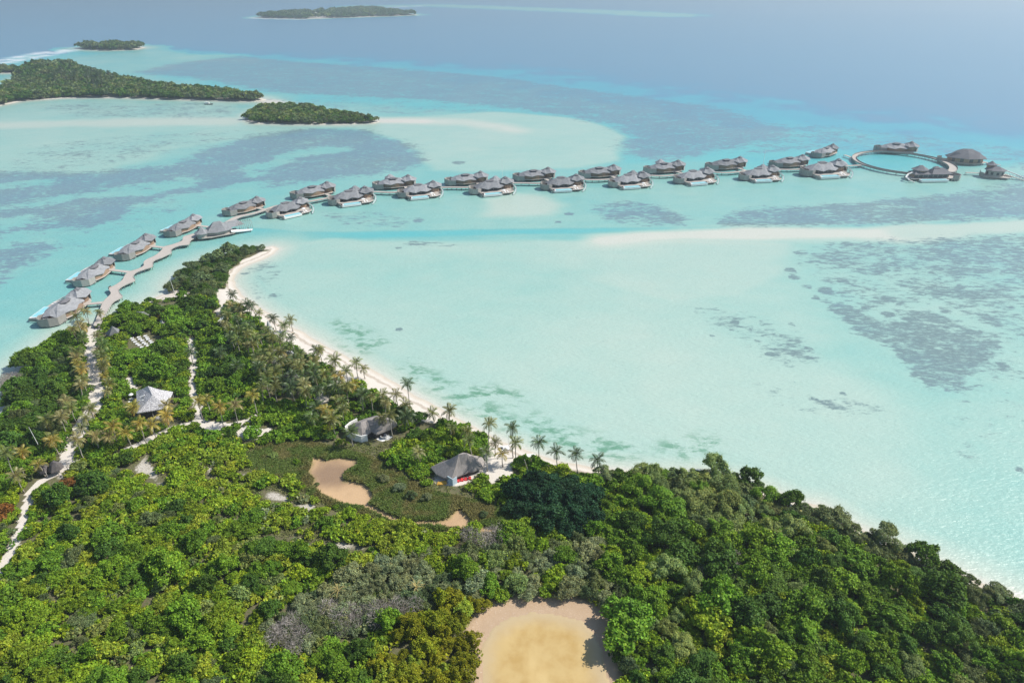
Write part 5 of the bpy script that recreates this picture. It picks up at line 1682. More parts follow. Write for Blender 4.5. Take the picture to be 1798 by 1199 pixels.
for (p0, p1) in (((271, 727), (280, 740)), ((279, 725), (288, 733))):
    a0, a1 = W3(p0, 1.6) - o, W3(p1, .6) - o
    b = MB(); b.prism([(a0[0] - 1.2, a0[1]), (a0[0] + 1.2, a0[1]), (a1[0] + 1.2, a1[1]), (a1[0] - 1.2, a1[1])], [.3, .3, -.9, -.9], [.7, .7, -.4, -.4]); b.build('stair', M_PALEWOOD, t)
for (xa, ya, xb, yb) in ((246, 697, 254, 693.5), (243, 703, 251, 702)):
    pa, pb = W3((xa, ya), 6.6) - o, W3((xb, yb), 7.2) - o
    b = MB(); b.tube([tuple(pa), tuple(pb)], .22, 4); b.build('roof_batten', M_WHITE, rf)

# thatched villa with the white curved wall
o = np.array(at(655, 778, 0)); o[2] = 0.8
t = thing('thatched_villa', 'thatched villa with curved white wall in front, upper of the two by the beach', 'villa', tuple(o))
EA = [(611, 753), (617, 760), (626, 764.5), (636, 765), (645, 762), (652, 757.5), (661, 762), (672, 758), (684, 753), (698, 745), (694, 738), (676, 731), (655, 732), (632, 738), (618, 744)]
hip_from_px(EA, [(634, 741), (650, 733.5), (664, 729.5), (684, 737)], 3.4, 7.2, o, .58, .45).build('thatch_roof', M_THATCH, t)
EAi = [W3(p, 3.4) for p in EA]; cen = sum(EAi) / len(EAi)
b = MB(); b.wall([tuple((cen + (p - cen) * .82 - o)[:2]) for p in EAi], -1.0, 2.7, .25, True); b.build('house_wall', M_DARKWOOD, t)
b = wall_px([(627, 737.6), (615, 744), (607, 751), (608, 756.5), (614, 761), (623, 765.5), (634, 768.5), (645, 766)], 3.0, o, -.9, .4); b.build('garden_wall', M_WHITE, t)
b = MB(); b.prism([tuple((W3(p, .9) - o)[:2]) for p in ((658, 768), (676, 762), (694, 768), (694, 777), (680, 777), (664, 773))], -.6, .12); b.build('terrace', M_WHITE, t)
b = MB(); b.wall(arc(*(W3((674, 768), .9) - o)[:2], 1.1, 1.1, 0, 330, 11), .1, .9, .25, True); b.build('fire_bowl', M_STONE, t)

# thatched villa with the red furnishings
o = np.array(at(803, 842, 0)); o[2] = 0.8
t = thing('thatched_villa', 'tall grey thatched villa with red cloth by its open front, nearest the beach sand', 'villa', tuple(o))
EB = [(756, 820), (766, 832), (779, 838), (792.7, 841), (802, 836), (813, 832), (822, 828), (830, 827), (838, 824), (848, 820), (851, 810), (846, 801), (830, 799), (812, 799), (795, 804), (774, 811)]
hip_from_px(EB, [(806, 797), (813, 794), (819, 795)], 3.0, 9.6, o, .43, .5).build('thatch_roof', M_THATCH, t)
EBi = [W3(p, 3.2) for p in EB]; cen = sum(EBi) / len(EBi)
b = MB(); b.wall([tuple((cen + (p - cen) * .74 - o)[:2]) for p in EBi], -1.0, 2.6, .25, True); b.build('house_wall', M_DARKWOOD, t)
b = wall_px([(786, 839), (795, 844.5), (802, 840)], 2.8, o, -.8, .25); b.build('front_wall', plain('blue_grey_plaster', (0.45, 0.55, 0.60), .8, .1), t)
c = W3((815, 842), 1.4) - o
b = MB()
for i in range(4):
    b.box(c[0] - 2.4 + i * 1.2, c[0] - 1.5 + i * 1.2, c[1] - .8 + i * .4, c[1] + .6 + i * .4, -.1, .5)
b.build('red_cushions', M_RED, t)
b = MB(); b.prism([tuple((W3(p, .9) - o)[:2]) for p in ((780, 852), (800, 858), (824, 848), (850, 835), (844, 828), (800, 842))], -.7, -.05); b.build('terrace', M_WHITE, t)
c = W3((776, 849), 1.0) - o
b = MB(); b.prism([(c[0] - 1.6, c[1] - .8), (c[0] + 1.6, c[1] - .4), (c[0] + 1.3, c[1] + .8), (c[0] - 1.4, c[1] + .6)], -.3, [.3, .5, .9, .6]); b.build('ochre_cover', M_YELLOW, t)

# round thatched hut on the left
o = np.array(at(92, 834, 0)); o[2] = 0.8
t = thing('thatched_hut', 'low hut with two rounded dark thatch roofs at the left beside the path', 'hut', tuple(o))
hip_from_px([(84, 826), (90, 830), (99, 827), (107, 823), (112, 818), (108, 812), (98, 810), (87, 815)], [(93, 811), (98, 811.5)], 3.0, 5.8, o, .66, .35).build('right_roof', M_THATCH_D, t)
hip_from_px([(63, 826), (70, 831), (79, 831), (83.5, 826), (84, 818), (77, 815), (68, 818)], [(73, 818), (76, 818)], 2.8, 4.9, o, .66, .35).build('left_roof', M_THATCH_D, t)
c = W3((97, 830), 1) - o
for dx, dy in ((-4, -1), (-1, -2.4), (2, -1.2), (4, .6), (-6.5, .5), (-9.5, -1), (2.5, 3), (-2, 3.5)):
    b = MB(); b.tube([(c[0] + dx, c[1] + dy, -.8), (c[0] + dx, c[1] + dy, 2.6)], .12, 6); b.build('post', M_PALEWOOD, t)
b = MB(); b.prism([(c[0] - 3.5, c[1] - 2.6), (c[0] + 3.0, c[1] - 3.2), (c[0] + 5.6, c[1] + 1), (c[0], c[1] + 4), (c[0] - 9, c[1] + 3.4), (c[0] - 9.5, c[1] - .6)], -.6, -.2); b.build('floor', M_DECK, t)


def small_roof(name, lab, cat, eave, ridge, ze, zr, mat, mid=.45):
    cx, cy = sum(p[0] for p in eave) / len(eave), sum(p[1] for p in eave) / len(eave)
    oo = np.array(at(cx, cy, ze)); oo[2] = 0.8
    tt = thing(name, lab, cat, tuple(oo))
    hip_from_px(eave, ridge, ze, zr, oo, mid).build('roof', mat, tt)
    pts = [W3(p, ze) for p in eave]; cc = sum(pts) / len(pts)
    bb = MB(); bb.wall([tuple((cc + (p - cc) * .78 - oo)[:2]) for p in pts], -1.0, ze - 1.1, .2, True); bb.build('wall', M_PALEWOOD, tt)
    return tt


small_roof('pyramid_hut', 'hut with steep pale four sided roof beside the path near the jetty', 'hut', [(184, 586), (192, 589), (207.5, 584), (210, 577.5), (196, 577)], [(196.5, 572.5), (198, 573)], 3.6, 7.6, M_SHINGLE)
small_roof('shingle_hut', 'hut roof of grey shingle buried in trees, lower of the pair near the jetty', 'hut', [(232, 557), (242, 561), (252, 558), (262, 552), (255, 547), (238, 548)], [(240, 547), (250, 547)], 4.2, 6.8, M_SHINGLE)
small_roof('shingle_hut', 'hut roof of pale shingle buried in trees, upper of the pair near the jetty', 'hut', [(266, 543), (275, 545), (288, 541), (285, 536), (270, 537)], [(272, 535), (277, 536)], 4.2, 6.4, M_SHINGLE)
small_roof('little_hut', 'tiny grey roof peeping out of the bushes right of the daybeds', 'hut', [(279, 568), (284, 570), (289, 566), (286, 561), (281, 563)], [(284, 561.5), (285, 562)], 3.0, 4.6, M_SHINGLE)
small_roof('palm_grove_villa', 'dark roofed villa hidden under the palms in the middle of the grove', 'villa', [(488, 664), (500, 676), (520, 684), (540, 676), (532, 662), (510, 655)], [(502, 661), (520, 664)], 3.6, 6.4, M_THATCH_D)
small_roof('grove_hut', 'small pale roof under the palms, left of the two in the grove', 'hut', [(471, 634), (480, 637), (487, 631), (483, 626), (475, 627)], [(477, 627), (482, 627)], 4.0, 6.0, M_SHINGLE)
small_roof('grove_hut', 'small pale roof under the palms, right of the two in the grove', 'hut', [(500, 622), (508, 626), (517, 621), (513, 616), (504, 616)], [(505, 617), (511, 618)], 4.2, 6.2, M_SHINGLE)
small_roof('beach_tent', 'pale pointed canopy on the sand clearing near the spit', 'tent', [(378, 566), (388, 568), (398, 560), (395, 555), (384, 559)], [(391, 555), (392, 556)], 2.2, 3.8, M_FABRIC)
small_roof('garden_canopy', 'little white canopy alone in the bushes above the marsh', 'canopy', [(395, 677), (401, 679), (406, 675), (403, 672), (397, 673)], [(400, 671.5), (401, 672)], 2.8, 3.8, M_FABRIC)
o = np.array(at(515, 690, 0)); o[2] = .8
b = wall_px([(505, 655), (516, 657), (526, 664), (533, 671), (538, 674)], 3.4, o, -1, .4)
tag(b.build('garden_wall', M_WHITE), 'curved white wall among the palms in the middle of the grove', 'wall').location = tuple(o)
o = np.array(at(476, 594, 0)); o[2] = .8
b = MB(); b.rings([[(1.9 * f_ * math.cos(2 * PI * i / 10), 1.9 * f_ * math.sin(2 * PI * i / 10), z) for i in range(10)] for f_, z in ((1, -.4), (1, 1.6), (.8, 3), (.62, 4.6), (.42, 6.2), (.30, 7.0), (.04, 8.2))])
tw = tag(b.build('stone_tower', M_STONE), 'grey pointed tower standing among the palms near the beach', 'tower'); tw.location = tuple(o)

# rows of white daybeds in the open air cinema
bed0 = None
DB = [[(620, 770), (655, 805), (690, 845), (735, 885), (780, 915), (830, 955)], [(765, 745), (790, 785), (840, 815), (870, 860), (915, 890), (960, 925)], [(905, 720), (940, 755), (960, 790), (1010, 825), (1040, 860), (1080, 900)]]
for ci, col_ in enumerate(DB):
    for ri, (cx, cy) in enumerate(col_):
        x, y, _ = at(180 + cx / 12, 531 + cy / 12, .9)
        if bed0 is None:
            t = bed0 = thing('daybed', '', 'daybed', (0, 0, 0), 0, 'white daybeds in rows on the clearing')
            b = MB(); b.box(-.9, .9, -.75, .75, 0, .25); b.build('frame', M_PALEWOOD, t)
            b = MB(); b.box(-.82, .82, -.68, .68, .252, .5); b.prism([(.5, -.68), (.82, -.68), (.82, .68), (.5, .68)], .5, [.55, .85, .85, .55]); b.build('mattress', M_FABRIC, t)
        else:
            t = copy_tree(bed0)
        t.location = (x, y, gz(x, y)); t.rotation_euler = (0, 0, R(16)); t.scale = (.85, .85, .85)
        t['label'] = f"white daybed in the {('left', 'middle', 'right')[ci]} column on the clearing, {ordw[ri]} from the back"
x, y, _ = at(220, 598, .8)
b = MB(); b.tube([(0, 0, -.3), (0, 0, .8), (0, 0, 1.6), (0, 0, 2.4), (0, 0, 3.0)], [.7, .5, .45, .4, .1], 8)
tag(b.build('stone_figure', plain('pale_stone', (.62, .58, .52), .9, .15)), 'pale upright stone figure left of the white daybeds', 'statue').location = (x, y, .8)
sb = None
for i, (cx, cy) in enumerate(((231, 701.5), (230, 706.5), (234.5, 708.5))):
    x, y, _ = at(cx, cy, 1.0)
    if sb is None:
        t = sb = thing('sun_bed', '', 'sunbed', (0, 0, 0), 0, 'sunbeds left of the shingled house')
        b = MB(); b.box(-1.0, 1.0, -.4, .4, .15, .32); b.box(-.9, -.8, -.35, .35, 0, .15); b.box(.8, .9, -.35, .35, 0, .15); b.build('frame', M_PALEWOOD, t)
        b = MB(); b.box(-.95, .95, -.36, .36, .322, .46); b.prism([(.4, -.36), (.95, -.36), (.95, .36), (.4, .36)], .46, [.5, .95, .95, .5]); b.build('cushion', M_FABRIC, t)
    else:
        t = copy_tree(sb)
    t.location = (x, y, gz(x, y)); t.rotation_euler = (0, 0, R(-8 + 10 * i))
    t['label'] = f"white sunbed left of the shingled house, {('nearest the parasol', 'middle one', 'nearest the house')[i]}"
x, y, _ = at(232, 700, 1)
p_ = copy_tree(par0); p_.location = (x, y, gz(x, y)); p_['label'] = 'white parasol left of the shingled house beside the sunbeds'; p_['group'] = 'parasols on land'; p_.scale = (.6, .6, .9)

# masts and beach boats
for (p0, top, lab) in (((77, 800), (71, 752), 'thin pale leaning mast in the trees at the left edge'), ((310, 526), (307, 482), 'slim pole on the little beach beside the wooded spit')):
    x, y, _ = at(*p0)
    zt = next((z for z in np.arange(2, 25, .2) if pix(x, y, z)[1] < top[1]), 12)
    dx = (top[0] - p0[0]) * math.hypot(y, CAM_H) / CAM_F
    b = MB(); b.tube([(0, 0, 0), (dx * .5, 0, zt * .5), (dx, 0, zt)], [.12, .09, .05], 6)
    tag(b.build('mast', M_WHITE), lab, 'mast').location = (x, y, .6)
x, y, _ = at(889, 786, .8)
t = thing('catamaran', 'white beach catamaran with bare mast drawn up on the sand', 'boat', (x, y, gz(x, y)), R(10))
for s_ in (-1, 1):
    b = MB(); b.rings([[(-2.4, s_ * 1.0 - .2, .5), (-2.4, s_ * 1.0 + .2, .5), (-2.4, s_, 0)], [(0, s_ * 1.0 - .28, .55), (0, s_ + .28, .55), (0, s_, 0)], [(2.6, s_ - .05, .7), (2.6, s_ + .05, .7), (2.6, s_, .4)]]); b.build('hull', M_WHITE, t)
b = MB(); b.box(-1.2, 1.0, -.9, .9, .52, .62); b.build('trampoline', M_FABRIC, t)
b = MB(); b.tube([(.8, 0, .6), (.8, 0, 6.2)], .07, 6); b.build('mast', M_WHITE, t)
x, y, _ = at(930, 808, .8)
t = thing('beach_canopy', 'white cloth canopy on the sand behind the leaning bare trunk', 'canopy', (x, y, gz(x, y)), R(12))
b = MB(); b.prism([(-2, -1), (2, -1), (2, 1), (-2, 1)], [1.9, 1.9, 2.1, 2.1], [2.0, 2.0, 2.2, 2.2]); b.build('cloth', M_FABRIC, t)
for sx in (-1.9, 1.9):
    for sy in (-.9, .9):
        b = MB(); b.tube([(sx, sy, 0), (sx, sy, 2.0)], .06, 5); b.build('pole', M_PALEWOOD, t)

# ================================================================== PALMS
def frond_arrays(seed, L=4.0, droop=1.0, pairs=11):
    rng = np.random.default_rng(seed)
    V = []
    s = np.linspace(0, 1, pairs + 1)
    x = L * (s - 0.18 * droop * s ** 2.4)
    z = 0.62 * L * 0.35 * np.sin(s * 2.0) * (1.15 - droop * .35) - droop * 1.55 * s ** 2.3
    C = np.stack([x, np.zeros_like(x), z], 1)
    for i in range(pairs):            # midrib
        w = 0.07 * (1 - s[i]) + .02
        V += [C[i] + (0, w, 0), C[i] - (0, w, 0), C[i + 1] - (0, w * .8, 0), C[i + 1] + (0, w * .8, 0)]
    nrib = pairs
    for i in range(1, pairs + 1):
        d = C[i] - C[i - 1]; d /= np.linalg.norm(d)
        ll = L * (0.10 + 0.19 * math.sin(PI * min(1, s[i] * .86 + .12)))
        for sd in (-1, 1):
            tip = C[i] + d * ll * .62 + np.array([0, sd * ll * .82, -ll * rng.uniform(.25, .65)])
            a = C[i - 1] * .4 + C[i] * .6
            side = d * .17 * L / 4
            mid = a * .45 + tip * .55 + np.array([0, 0, ll * .14])
            V += [a - side, mid - side * .9, tip, mid + side * .9]
    V = np.array(V)
    n = len(V) // 4
    T = np.ones((n, 3)) * rng.uniform(.75, 1.25, (n, 1))
    T[:nrib] *= np.array([1.5, 1.2, 1.0])
    return V, T


FRONDS = [frond_arrays(40 + i, 4.0 + .25 * (i % 3), .7 + .25 * (i % 4)) for i in range(6)]
FROND_MESH = [quads_mesh('frond', V, len(T), M_FROND, T) for V, T in FRONDS]


def frond_pose(i, n, rng):
    a = i * 2.39996 + rng.uniform(-.25, .25)
    f_ = i / (n - 1)
    elev = R(62 - 105 * f_ ** 1.1 + rng.uniform(-8, 8))
    return a, elev


def rot_frond(V, a, el):
    ce, se = math.cos(el), math.sin(el)
    x = V[:, 0] * ce - V[:, 2] * se
    z = V[:, 0] * se + V[:, 2] * ce
    ca, sa = math.cos(a), math.sin(a)
    return np.stack([x * ca - V[:, 1] * sa, x * sa + V[:, 1] * ca, z], 1)


def crown_mesh(seed, n=17):
    rng = np.random.default_rng(seed)
    VV, TT = [], []
    for i in range(n):
        a, el = frond_pose(i, n, rng)
        V, T = FRONDS[rng.integers(6)]
        VV.append(rot_frond(V * rng.uniform(.85, 1.08), a, el) + np.array([0, 0, .1]))
        T = T * rng.uniform(.8, 1.2)
        if i > n - 4:
            T = T * np.array([1.5, 1.15, .9])
        TT.append(T)
    V, T = np.concatenate(VV), np.concatenate(TT)
    return quads_mesh('palm_crown', V, len(T), M_FROND, T)


PCROWN = [crown_mesh(70 + i) for i in range(6)]


def palm_trunk(seed):
    rnd_ = random.Random(seed)
    b = MB()
    bend = rnd_.uniform(.3, 1.3)
    pts = []
    for i in range(7):
        s = i / 6
        pts.append((bend * (s ** 1.7) * .6 - bend * .6 * s * .55, .25 * math.sin(s * 3) * rnd_.uniform(-1, 1), s * 10 - .1 - (.6 if i == 0 else 0)))
    e = pts[-1]
    pts = [(p[0] - e[0] * (p[2] / e[2]), p[1] - e[1] * (p[2] / e[2]), p[2]) for p in pts]
    b.tube(pts, [.26, .18, .16, .15, .14, .13, .13], 7)
    return mesh_from('palm_trunk', b.V, b.F, M_PALM_BARK, True)


PTRUNK = [palm_trunk(i) for i in range(5)]
PT = {'green': (0.110, 0.165, 0.035), 'olive': (0.165, 0.185, 0.048), 'yellow': (0.33, 0.275, 0.050), 'dark': (0.065, 0.105, 0.032), 'tan': (0.25, 0.235, 0.09)}
PW = {'green': 'green', 'olive': 'olive green', 'yellow': 'yellowish', 'dark': 'dark green', 'tan': 'dry tan'}
prnd = random.Random(5)


def palm(x, y, height, tone, label, group, lean=(0, 0), parts=False, size=1.0, z=None):
    t = thing('coconut_palm', label, 'palm', (x, y, gz(x, y) if z is None else z), 0, group)
    tr = link('trunk', PTRUNK[prnd.randrange(5)], t)
    v = np.array([lean[0], lean[1], height])
    L = float(np.linalg.norm(v))
    tr.scale = (1, 1, L / 10)
    d = v / L
    tr.rotation_euler = (math.asin(max(-1, min(1, -d[1]))), math.atan2(d[0], d[2]), 0)
    q = tr.rotation_euler.to_matrix()
    top = q @ __import__('mathutils').Vector((0, 0, L - .15))
    c0 = PT[tone]
    a = 1 + prnd.uniform(-.2, .2)
    colr = (c0[0] * a * prnd.uniform(.9, 1.1), c0[1] * a, c0[2] * a, 1)
    spin = prnd.uniform(0, 6.28)
    if not parts:
        c = link('crown', PCROWN[prnd.randrange(6)], t, tuple(top), spin)
        s_ = size * prnd.uniform(.85, 1.12)
        c.scale = (s_, s_, s_ * prnd.uniform(.9, 1.15))
        c.color = colr
    else:
        rng = np.random.default_rng(prnd.randrange(99999))
        n = 15
        for i in range(n):
            a_, el = frond_pose(i, n, rng)
            f_ = link('frond', FROND_MESH[rng.integers(6)], t, tuple(top))
            f_.rotation_euler = (0, -el, a_ + spin)
            s_ = size * rng.uniform(.85, 1.1)
            f_.scale = (s_, s_, s_)
            m_ = rng.uniform(.8, 1.2)
            f_.color = (colr[0] * m_, colr[1] * m_, colr[2] * m_, 1)
    return t


# palms picked out one by one: crown pixel, foot pixel, tone, where
SINGLE = [(899, 754, 901, 803, 'dark', 'tall one at the water side of the sand by the catamaran'), (905, 779, 906, 813, 'olive', 'on open sand right of the tall dark palm'), (945, 777, 947, 814, 'dark', 'tallest of the shore row right of the open sand'),
          (975, 792, 979, 820, 'dark', 'second of the shore row right of the open sand'), (1009, 797, 1015, 832, 'dark', 'third of the shore row right of the open sand'), (1047, 811, 1053, 835, 'dark', 'last of the shore row, alone by the water'),
          (860, 747, 857, 799, 'olive', 'slender one above the sand behind the nearer thatched villa'), (855, 797, 856, 828, 'green', 'at the right corner of the nearer thatched villa'), (882, 799, 883, 820, 'yellow', 'short one on the open sand right of the thatched villa'),
          (870, 780, 870, 800, 'olive', 'short one beside the shrub on the sand'), (719, 675, 720, 714, 'dark', 'standing alone against the white beach'), (628, 640, 629, 664, 'olive', 'left of two small ones on the beach edge'), (640, 648, 641, 664, 'olive', 'right of two small ones on the beach edge'),
          (514, 562, 514, 580, 'olive', 'on the upper beach edge where the grove begins'), (451, 698, 454, 732, 'yellow', 'at the end of the branching sandy path'), (419, 716, 420, 750, 'tan', 'beside the branching sandy path, second from its end'), (395, 718, 394, 755, 'yellow', 'in the middle along the branching sandy path'),
          (369, 706, 374, 732, 'yellow', 'near the fork of the sandy paths'), (474, 672, 475, 702, 'green', 'at the lower left rim of the grove'), (488, 684, 488, 712, 'olive', 'at the lower rim of the grove above the bushes'), (674, 738, 675, 765, 'olive', 'in front of the upper thatched villa, left'),
          (688, 732, 690, 770, 'olive', 'in front of the upper thatched villa, right'), (698, 698, 703, 730, 'tan', 'with pale leaning trunk behind the upper thatched villa'), (675, 697, 678, 722, 'olive', 'behind the upper thatched villa'), (760, 727, 763, 740, 'olive', 'small one on the beach edge below the grove'),
          (821, 761, 814, 795, 'olive', 'leaning over the bushes above the nearer thatched villa'), (736, 799, 740, 820, 'tan', 'in the bushes left of the nearer thatched villa'), (209, 753, 210, 787, 'yellow', 'below the shingled house, leftmost'), (230, 763, 235, 790, 'yellow', 'below the shingled house, at the start of the sandy path'),
          (255, 748, 258, 780, 'yellow', 'below the shingled house, left of the pair'), (273, 750, 276, 772, 'yellow', 'below the shingled house, right of the pair'), (300, 715, 303, 740, 'yellow', 'at the right corner of the shingled house'), (148, 775, 150, 810, 'tan', 'right of the path by the thatched hut'),
          (198, 770, 200, 792, 'tan', 'in the bushes below the path, right'), (175, 770, 177, 795, 'tan', 'in the bushes below the path, left'), (103, 775, 105, 800, 'yellow', 'left of the path by the thatched hut'), (125, 710, 128, 735, 'tan', 'left of the path, level with the shingled house'),
          (116, 738, 119, 765, 'tan', 'left of the path, below the level of the shingled house'), (355, 708, 356, 736, 'yellow', 'first right of the straight path end'), (150, 558, 150, 602, 'olive', 'tall one at the landward end of the jetty'), (139, 580, 140, 608, 'tan', 'left of the jetty end in the trees'),
          (79, 817, 82, 838, 'yellow', 'rising between the two roofs of the thatched hut'), (29, 800, 30, 845, 'olive', 'at the left edge above the sandy track'), (43, 838, 43, 865, 'tan', 'on the sandy track at the left edge')]
taken = []
for cx, cy, fx, fy, tone, wh in SINGLE:
    x, y, _ = at(fx, fy, .8)
    zt = next((z for z in np.arange(2.5, 20, .1) if pix(x, y, z)[1] < cy), 9)
    dx = (cx - fx) * math.hypot(y, CAM_H) / CAM_F
    palm(x, y, zt, tone, f"{PW[tone]} coconut palm {wh}", 'coconut palms', (dx, prnd.uniform(-.6, .6)), True, .82 if zt > 6 else .70)
    taken.append((x, y))
# palms filling the grove and lining the paths
BELT = [([(395, 528), (420, 520), (455, 545), (500, 575), (540, 605), (500, 612), (470, 610), (440, 620), (400, 600), (392, 560)], 'in the upper end of the grove', 4.1), ([(440, 620), (500, 605), (560, 625), (560, 660), (500, 655), (455, 660)], 'in the upper middle of the grove', 4.1),
        ([(540, 605), (600, 650), (640, 682), (640, 700), (560, 680), (555, 640)], 'along the beach rim of the grove', 4.1), ([(455, 660), (560, 660), (640, 700), (620, 720), (560, 705), (500, 700), (460, 690)], 'in the lower middle of the grove', 4.2),
        ([(600, 690), (690, 706), (742, 735), (718, 740), (692, 722), (640, 716), (600, 720)], 'in the lower end of the grove', 4.2), ([(555, 712), (608, 722), (606, 742), (585, 752), (555, 740)], 'left of the upper thatched villa', 4.5),
        ([(760, 745), (830, 765), (850, 790), (830, 800), (790, 765)], 'between the thatched villas and beach', 6.0)]
pn = 0
for poly, wh, sp_ in BELT:
    xs, ys = [p[0] for p in poly], [p[1] for p in poly]
    for _ in range(700):
        u, v = prnd.uniform(min(xs), max(xs)), prnd.uniform(min(ys), max(ys))
        if not inside(u, v, poly):
            continue
        hgt = prnd.uniform(5.5, 9.5)
        x, y, _z = at(u, v, hgt * .75)
        gb = np.array([at(u, v, 0)[:2], at(u + 12, v, 0)[:2]])
        if poly_sd(gb, BEACH).max() > -1.0 and prnd.random() < .88:
            continue
        if any((x - a) ** 2 + (y - b_) ** 2 < sp_ ** 2 for a, b_ in taken):
            continue
        if any((x - a) ** 2 + (y - b_) ** 2 < (q * .5) ** 2 for a, b_, q in BUILT):
            continue
        taken.append((x, y))
        tone = prnd.choices(('green', 'olive', 'dark', 'tan', 'yellow'), (3, 4, 3, 1.2, .3))[0]
        sz = 'tall ' if hgt > 8.4 else 'short ' if hgt < 6.6 else ''
        palm(x, y, hgt, tone, f"{sz}{PW[tone]} coconut palm, {'left' if u < sum(xs) / len(xs) else 'right'} half, {wh}", f"{'left' if u < sum(xs) / len(xs) else 'right'} {sz}{PW[tone]} palms {wh}", (prnd.uniform(-1.6, 1.0), prnd.uniform(-1, .6)), False, prnd.uniform(.68, .98))
        pn += 1
for pi_, (pl, w_) in enumerate(PATHS[:1]):
    acc = 0
    for a, c in zip(pl[:-1], pl[1:]):
        seg = c - a
        L = float(np.linalg.norm(seg)); n_ = np.array([-seg[1], seg[0]]) / L
        for s in np.arange(0, L, 3.7):
            for sd in (-1, 1):
                if prnd.random() < .5:
                    continue
                q = a + seg * s / L + n_ * sd * (w_ * .5 + prnd.uniform(.6, 3.2))
                if any((q[0] - a2) ** 2 + (q[1] - b2) ** 2 < 49 for a2, b2, q2 in BUILT):
                    continue
                if any((q[0] - e) ** 2 + (q[1] - f_) ** 2 < 7 for e, f_ in taken):
                    continue
                taken.append(tuple(q))
                tone = prnd.choices(('olive', 'tan', 'yellow', 'green'), (3, 3, 1.2, 1.5))[0]
                yy = pix(q[0], q[1])[1]
                zone = 'near the jetty' if yy < 620 else 'at its upper middle' if yy < 690 else 'at its lower middle' if yy < 755 else 'near the thatched hut'
                side = 'left' if (n_ * sd)[0] < 0 else 'right'
                palm(q[0], q[1], prnd.uniform(4.0, 7), tone, f"{PW[tone]} coconut palm on the {side} side of the main path {zone}", f"{PW[tone]} palms on the {side} side of the main path {zone}", (prnd.uniform(-.8, .8), prnd.uniform(-.5, .5)), False, prnd.uniform(.68, .88))
                pn += 1
for (u, v, tone, wh) in ((340, 640, 'dark', 'beside the straight path'), (390, 640, 'dark', 'low in the bushes left of the grove'), (422, 668, 'dark', 'in the bushes below the grove'), (620, 785, 'green', 'behind the mud pan'), (790, 745, 'olive', 'bushy one at the beach edge'), (240, 735, 'yellow', 'close below the shingled house'),
                         (300, 755, 'yellow', 'on the sandy path right of the shingled house'), (90, 765, 'olive', 'above the thatched hut'), (50, 815, 'yellow', 'left of the thatched hut')):
    x, y, _ = at(u, v, .8)
    palm(x, y, prnd.uniform(4.5, 6.5), tone, f"{PW[tone]} coconut palm {wh}", 'coconut palms', (prnd.uniform(-.5, .5), 0), False, .85)

for i in range(34):
    u, v = prnd.uniform(95, 212), 0
    v = 141 + (u - 95) * .10 + prnd.uniform(-3, 14)
    x, y, _ = at(u, v)
    palm(x, y, prnd.uniform(15, 21), 'dark', 'tall dark palm standing above the forest on the crest of the large island', 'palms on the crest of the large island', (prnd.uniform(-1, 1), 0), False, 1.35, .6)
# bare leaning trunk
x, y, _ = at(931, 837, .8)
b = MB(); b.tube([(0, 0, -.3), (-1.0, 0, 3.4), (-2.0, .1, 7.0)], [.17, .14, .12], 7)
tag(b.build('dead_trunk', M_PALM_BARK), 'bare pale leaning palm trunk without a crown above the bushes', 'dead tree').location = (x, y, .8)

# star shaped screw pines with pale sword leaves in the grey scrub
sv = np.array([[0, .12, 0], [0, -.12, 0], [1.5, -.10, .55], [1.5, .10, .55], [1.5, .10, .55], [1.5, -.10, .55], [2.7, -.02, .15], [2.7, .02, .15]], float)
SWORD = quads_mesh('sword_leaf', sv, 2, M_FROND, np.ones((2, 3)))
for (u, v, lab) in ((731, 1034, 'star shaped screw pine with pale golden leaves above the olive mangroves'), (594, 1040, 'star shaped screw pine with pale leaves in the grey scrub, left one')):
    x, y, _ = at(u, v, 3.4)
    t = thing('screw_pine', lab, 'plant', (x, y, gz(x, y)))
    b = MB(); b.tube([(0, 0, 0), (.1, 0, 1.6), (0, 0, 3.2)], [.16, .12, .1], 6); b.build('trunk', M_BARK, t)
    for i in range(16):
        s_ = link('leaf', SWORD, t, (0, 0, 3.2))
        s_.rotation_euler = (0, -R(prnd.uniform(-25, 55)), i * 2.4)
        f_ = prnd.uniform(.8, 1.25)
        s_.scale = (prnd.uniform(.7, 1.1),) * 3
        s_.color = (.42 * f_, .34 * f_, .13 * f_, 1)

# flowering round bush, rusty bush, golden bush
x, y, _ = at(445, 769, 0)
t = plant_object(S, x, y, 1.25, 'mid', 'round bush covered in white flowers on the sand left of the marsh', '', 0)
del_ = [k_ for k_ in ('group',) if k_ in t]
V, T = crown_arrays(S, 321, .05, .9)
fl = link('flowers', quads_mesh('flowers', V * np.array([1.03, 1.03, 1.06]), len(T), M_LEAF, np.ones((len(T), 3))), t)
fl.color = (.75, .73, .66, 1)
fl['kind'] = 'stuff'
for (u, v, tone, lab, s_) in ((115, 852, 'rust', 'rusty orange bush just below the thatched hut', .9), (285, 556, 'gold', 'golden yellow bush below the two small shingle roofs', 1.0), (294, 563, 'lime', 'yellow green bush beside the golden bush', .8), (5, 905, 'rust', 'brownish bush cut by the left edge', 1.1)):
    x, y, _ = at(u, v, 1.5)
    o_ = plant_object(S, x, y, s_, tone, lab, '')

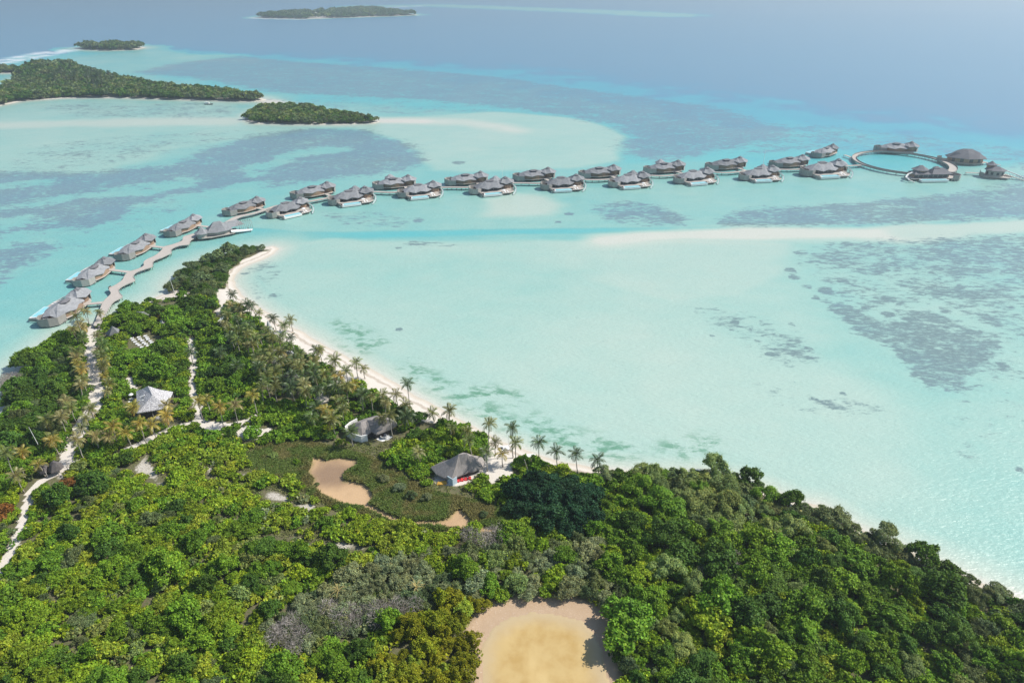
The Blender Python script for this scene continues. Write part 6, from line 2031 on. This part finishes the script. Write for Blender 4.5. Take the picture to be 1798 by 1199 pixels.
# leafless grey scrub: bare twigs
def twig_mesh(seed):
    rng = np.random.default_rng(seed)
    n = 420
    a = rng.uniform(0, 2 * PI, n); r_ = np.sqrt(rng.uniform(0, 1, n)) * 1.7
    z = rng.uniform(.3, 2.4, n) * (1 - .4 * (r_ / 1.7) ** 2)
    P = np.stack([np.cos(a) * r_, np.sin(a) * r_, z], 1)
    d = unit(P * np.array([1, 1, .6]) + rng.normal(size=P.shape) * .7)
    V = leaf_quads(P, unit(rng.normal(size=P.shape)), rng.uniform(.5, 1.2, n), np.full(n, .06), rng, up=d)
    return quads_mesh('bare_twigs', V, n, M_LEAF, np.ones((n, 3)) * rng.uniform(.6, 1.3, (n, 1)))


TW = [twig_mesh(i) for i in range(4)]
tn = 0
for poly, wh in (([(470, 1100), (520, 1080), (545, 1120), (530, 1150), (490, 1140)], 'in the far left of the grey scrub'), ([(560, 1070), (640, 1060), (650, 1090), (590, 1110)], 'in the lower grey scrub'), ([(640, 1060), (740, 1060), (720, 1080), (660, 1096)], 'just above the olive mangroves'),
                 ([(800, 945), (900, 925), (920, 945), (830, 965)], 'below the right end of the marsh'), ([(0, 660), (30, 650), (35, 690), (5, 700)], 'overhanging the left shore'), ([(1240, 980), (1310, 985), (1300, 1040), (1230, 1020)], 'in the gap of the tall wood')):
    xs, ys = [p[0] for p in poly], [p[1] for p in poly]
    for _ in range(60):
        u, v = prnd.uniform(min(xs), max(xs)), prnd.uniform(min(ys), max(ys))
        if not inside(u, v, poly):
            continue
        x, y, _z = at(u, v, 2.4)
        if any((x - a) ** 2 + (y - b_) ** 2 < 7 for a, b_ in taken):
            continue
        taken.append((x, y))
        o_ = link('bare_shrub', TW[prnd.randrange(4)], None, (x, y, gz(x, y) + (1.6 if 'wood' in wh else .8)), prnd.uniform(0, 6))
        s_ = prnd.uniform(1.0, 1.7)
        o_.scale = (s_, s_, s_)
        f_ = prnd.uniform(.8, 1.2)
        o_.color = (.36 * f_, .32 * f_, .30 * f_, 1)
        tag(o_, f"leafless grey twiggy shrub {wh}", 'shrub', f"leafless shrubs {wh}")

# ================================================================== HAZE
hz = bpy.data.materials.new('haze')
hz.use_nodes = True
hz.node_tree.nodes.clear()
ho = hz.node_tree.nodes.new('ShaderNodeOutputMaterial')
hv = hz.node_tree.nodes.new('ShaderNodeVolumePrincipled')
hv.inputs['Color'].default_value = (0.80, 0.92, 1.0, 1)
hv.inputs['Density'].default_value = 0.00022
hv.inputs['Anisotropy'].default_value = 0.5
hz.node_tree.links.new(hv.outputs[0], ho.inputs['Volume'])
b = MB()
b.box(-15500, 15500, -15500, 15500, -4.0, 172.0)
tag(b.build('haze', hz), None, None, None, 'stuff')
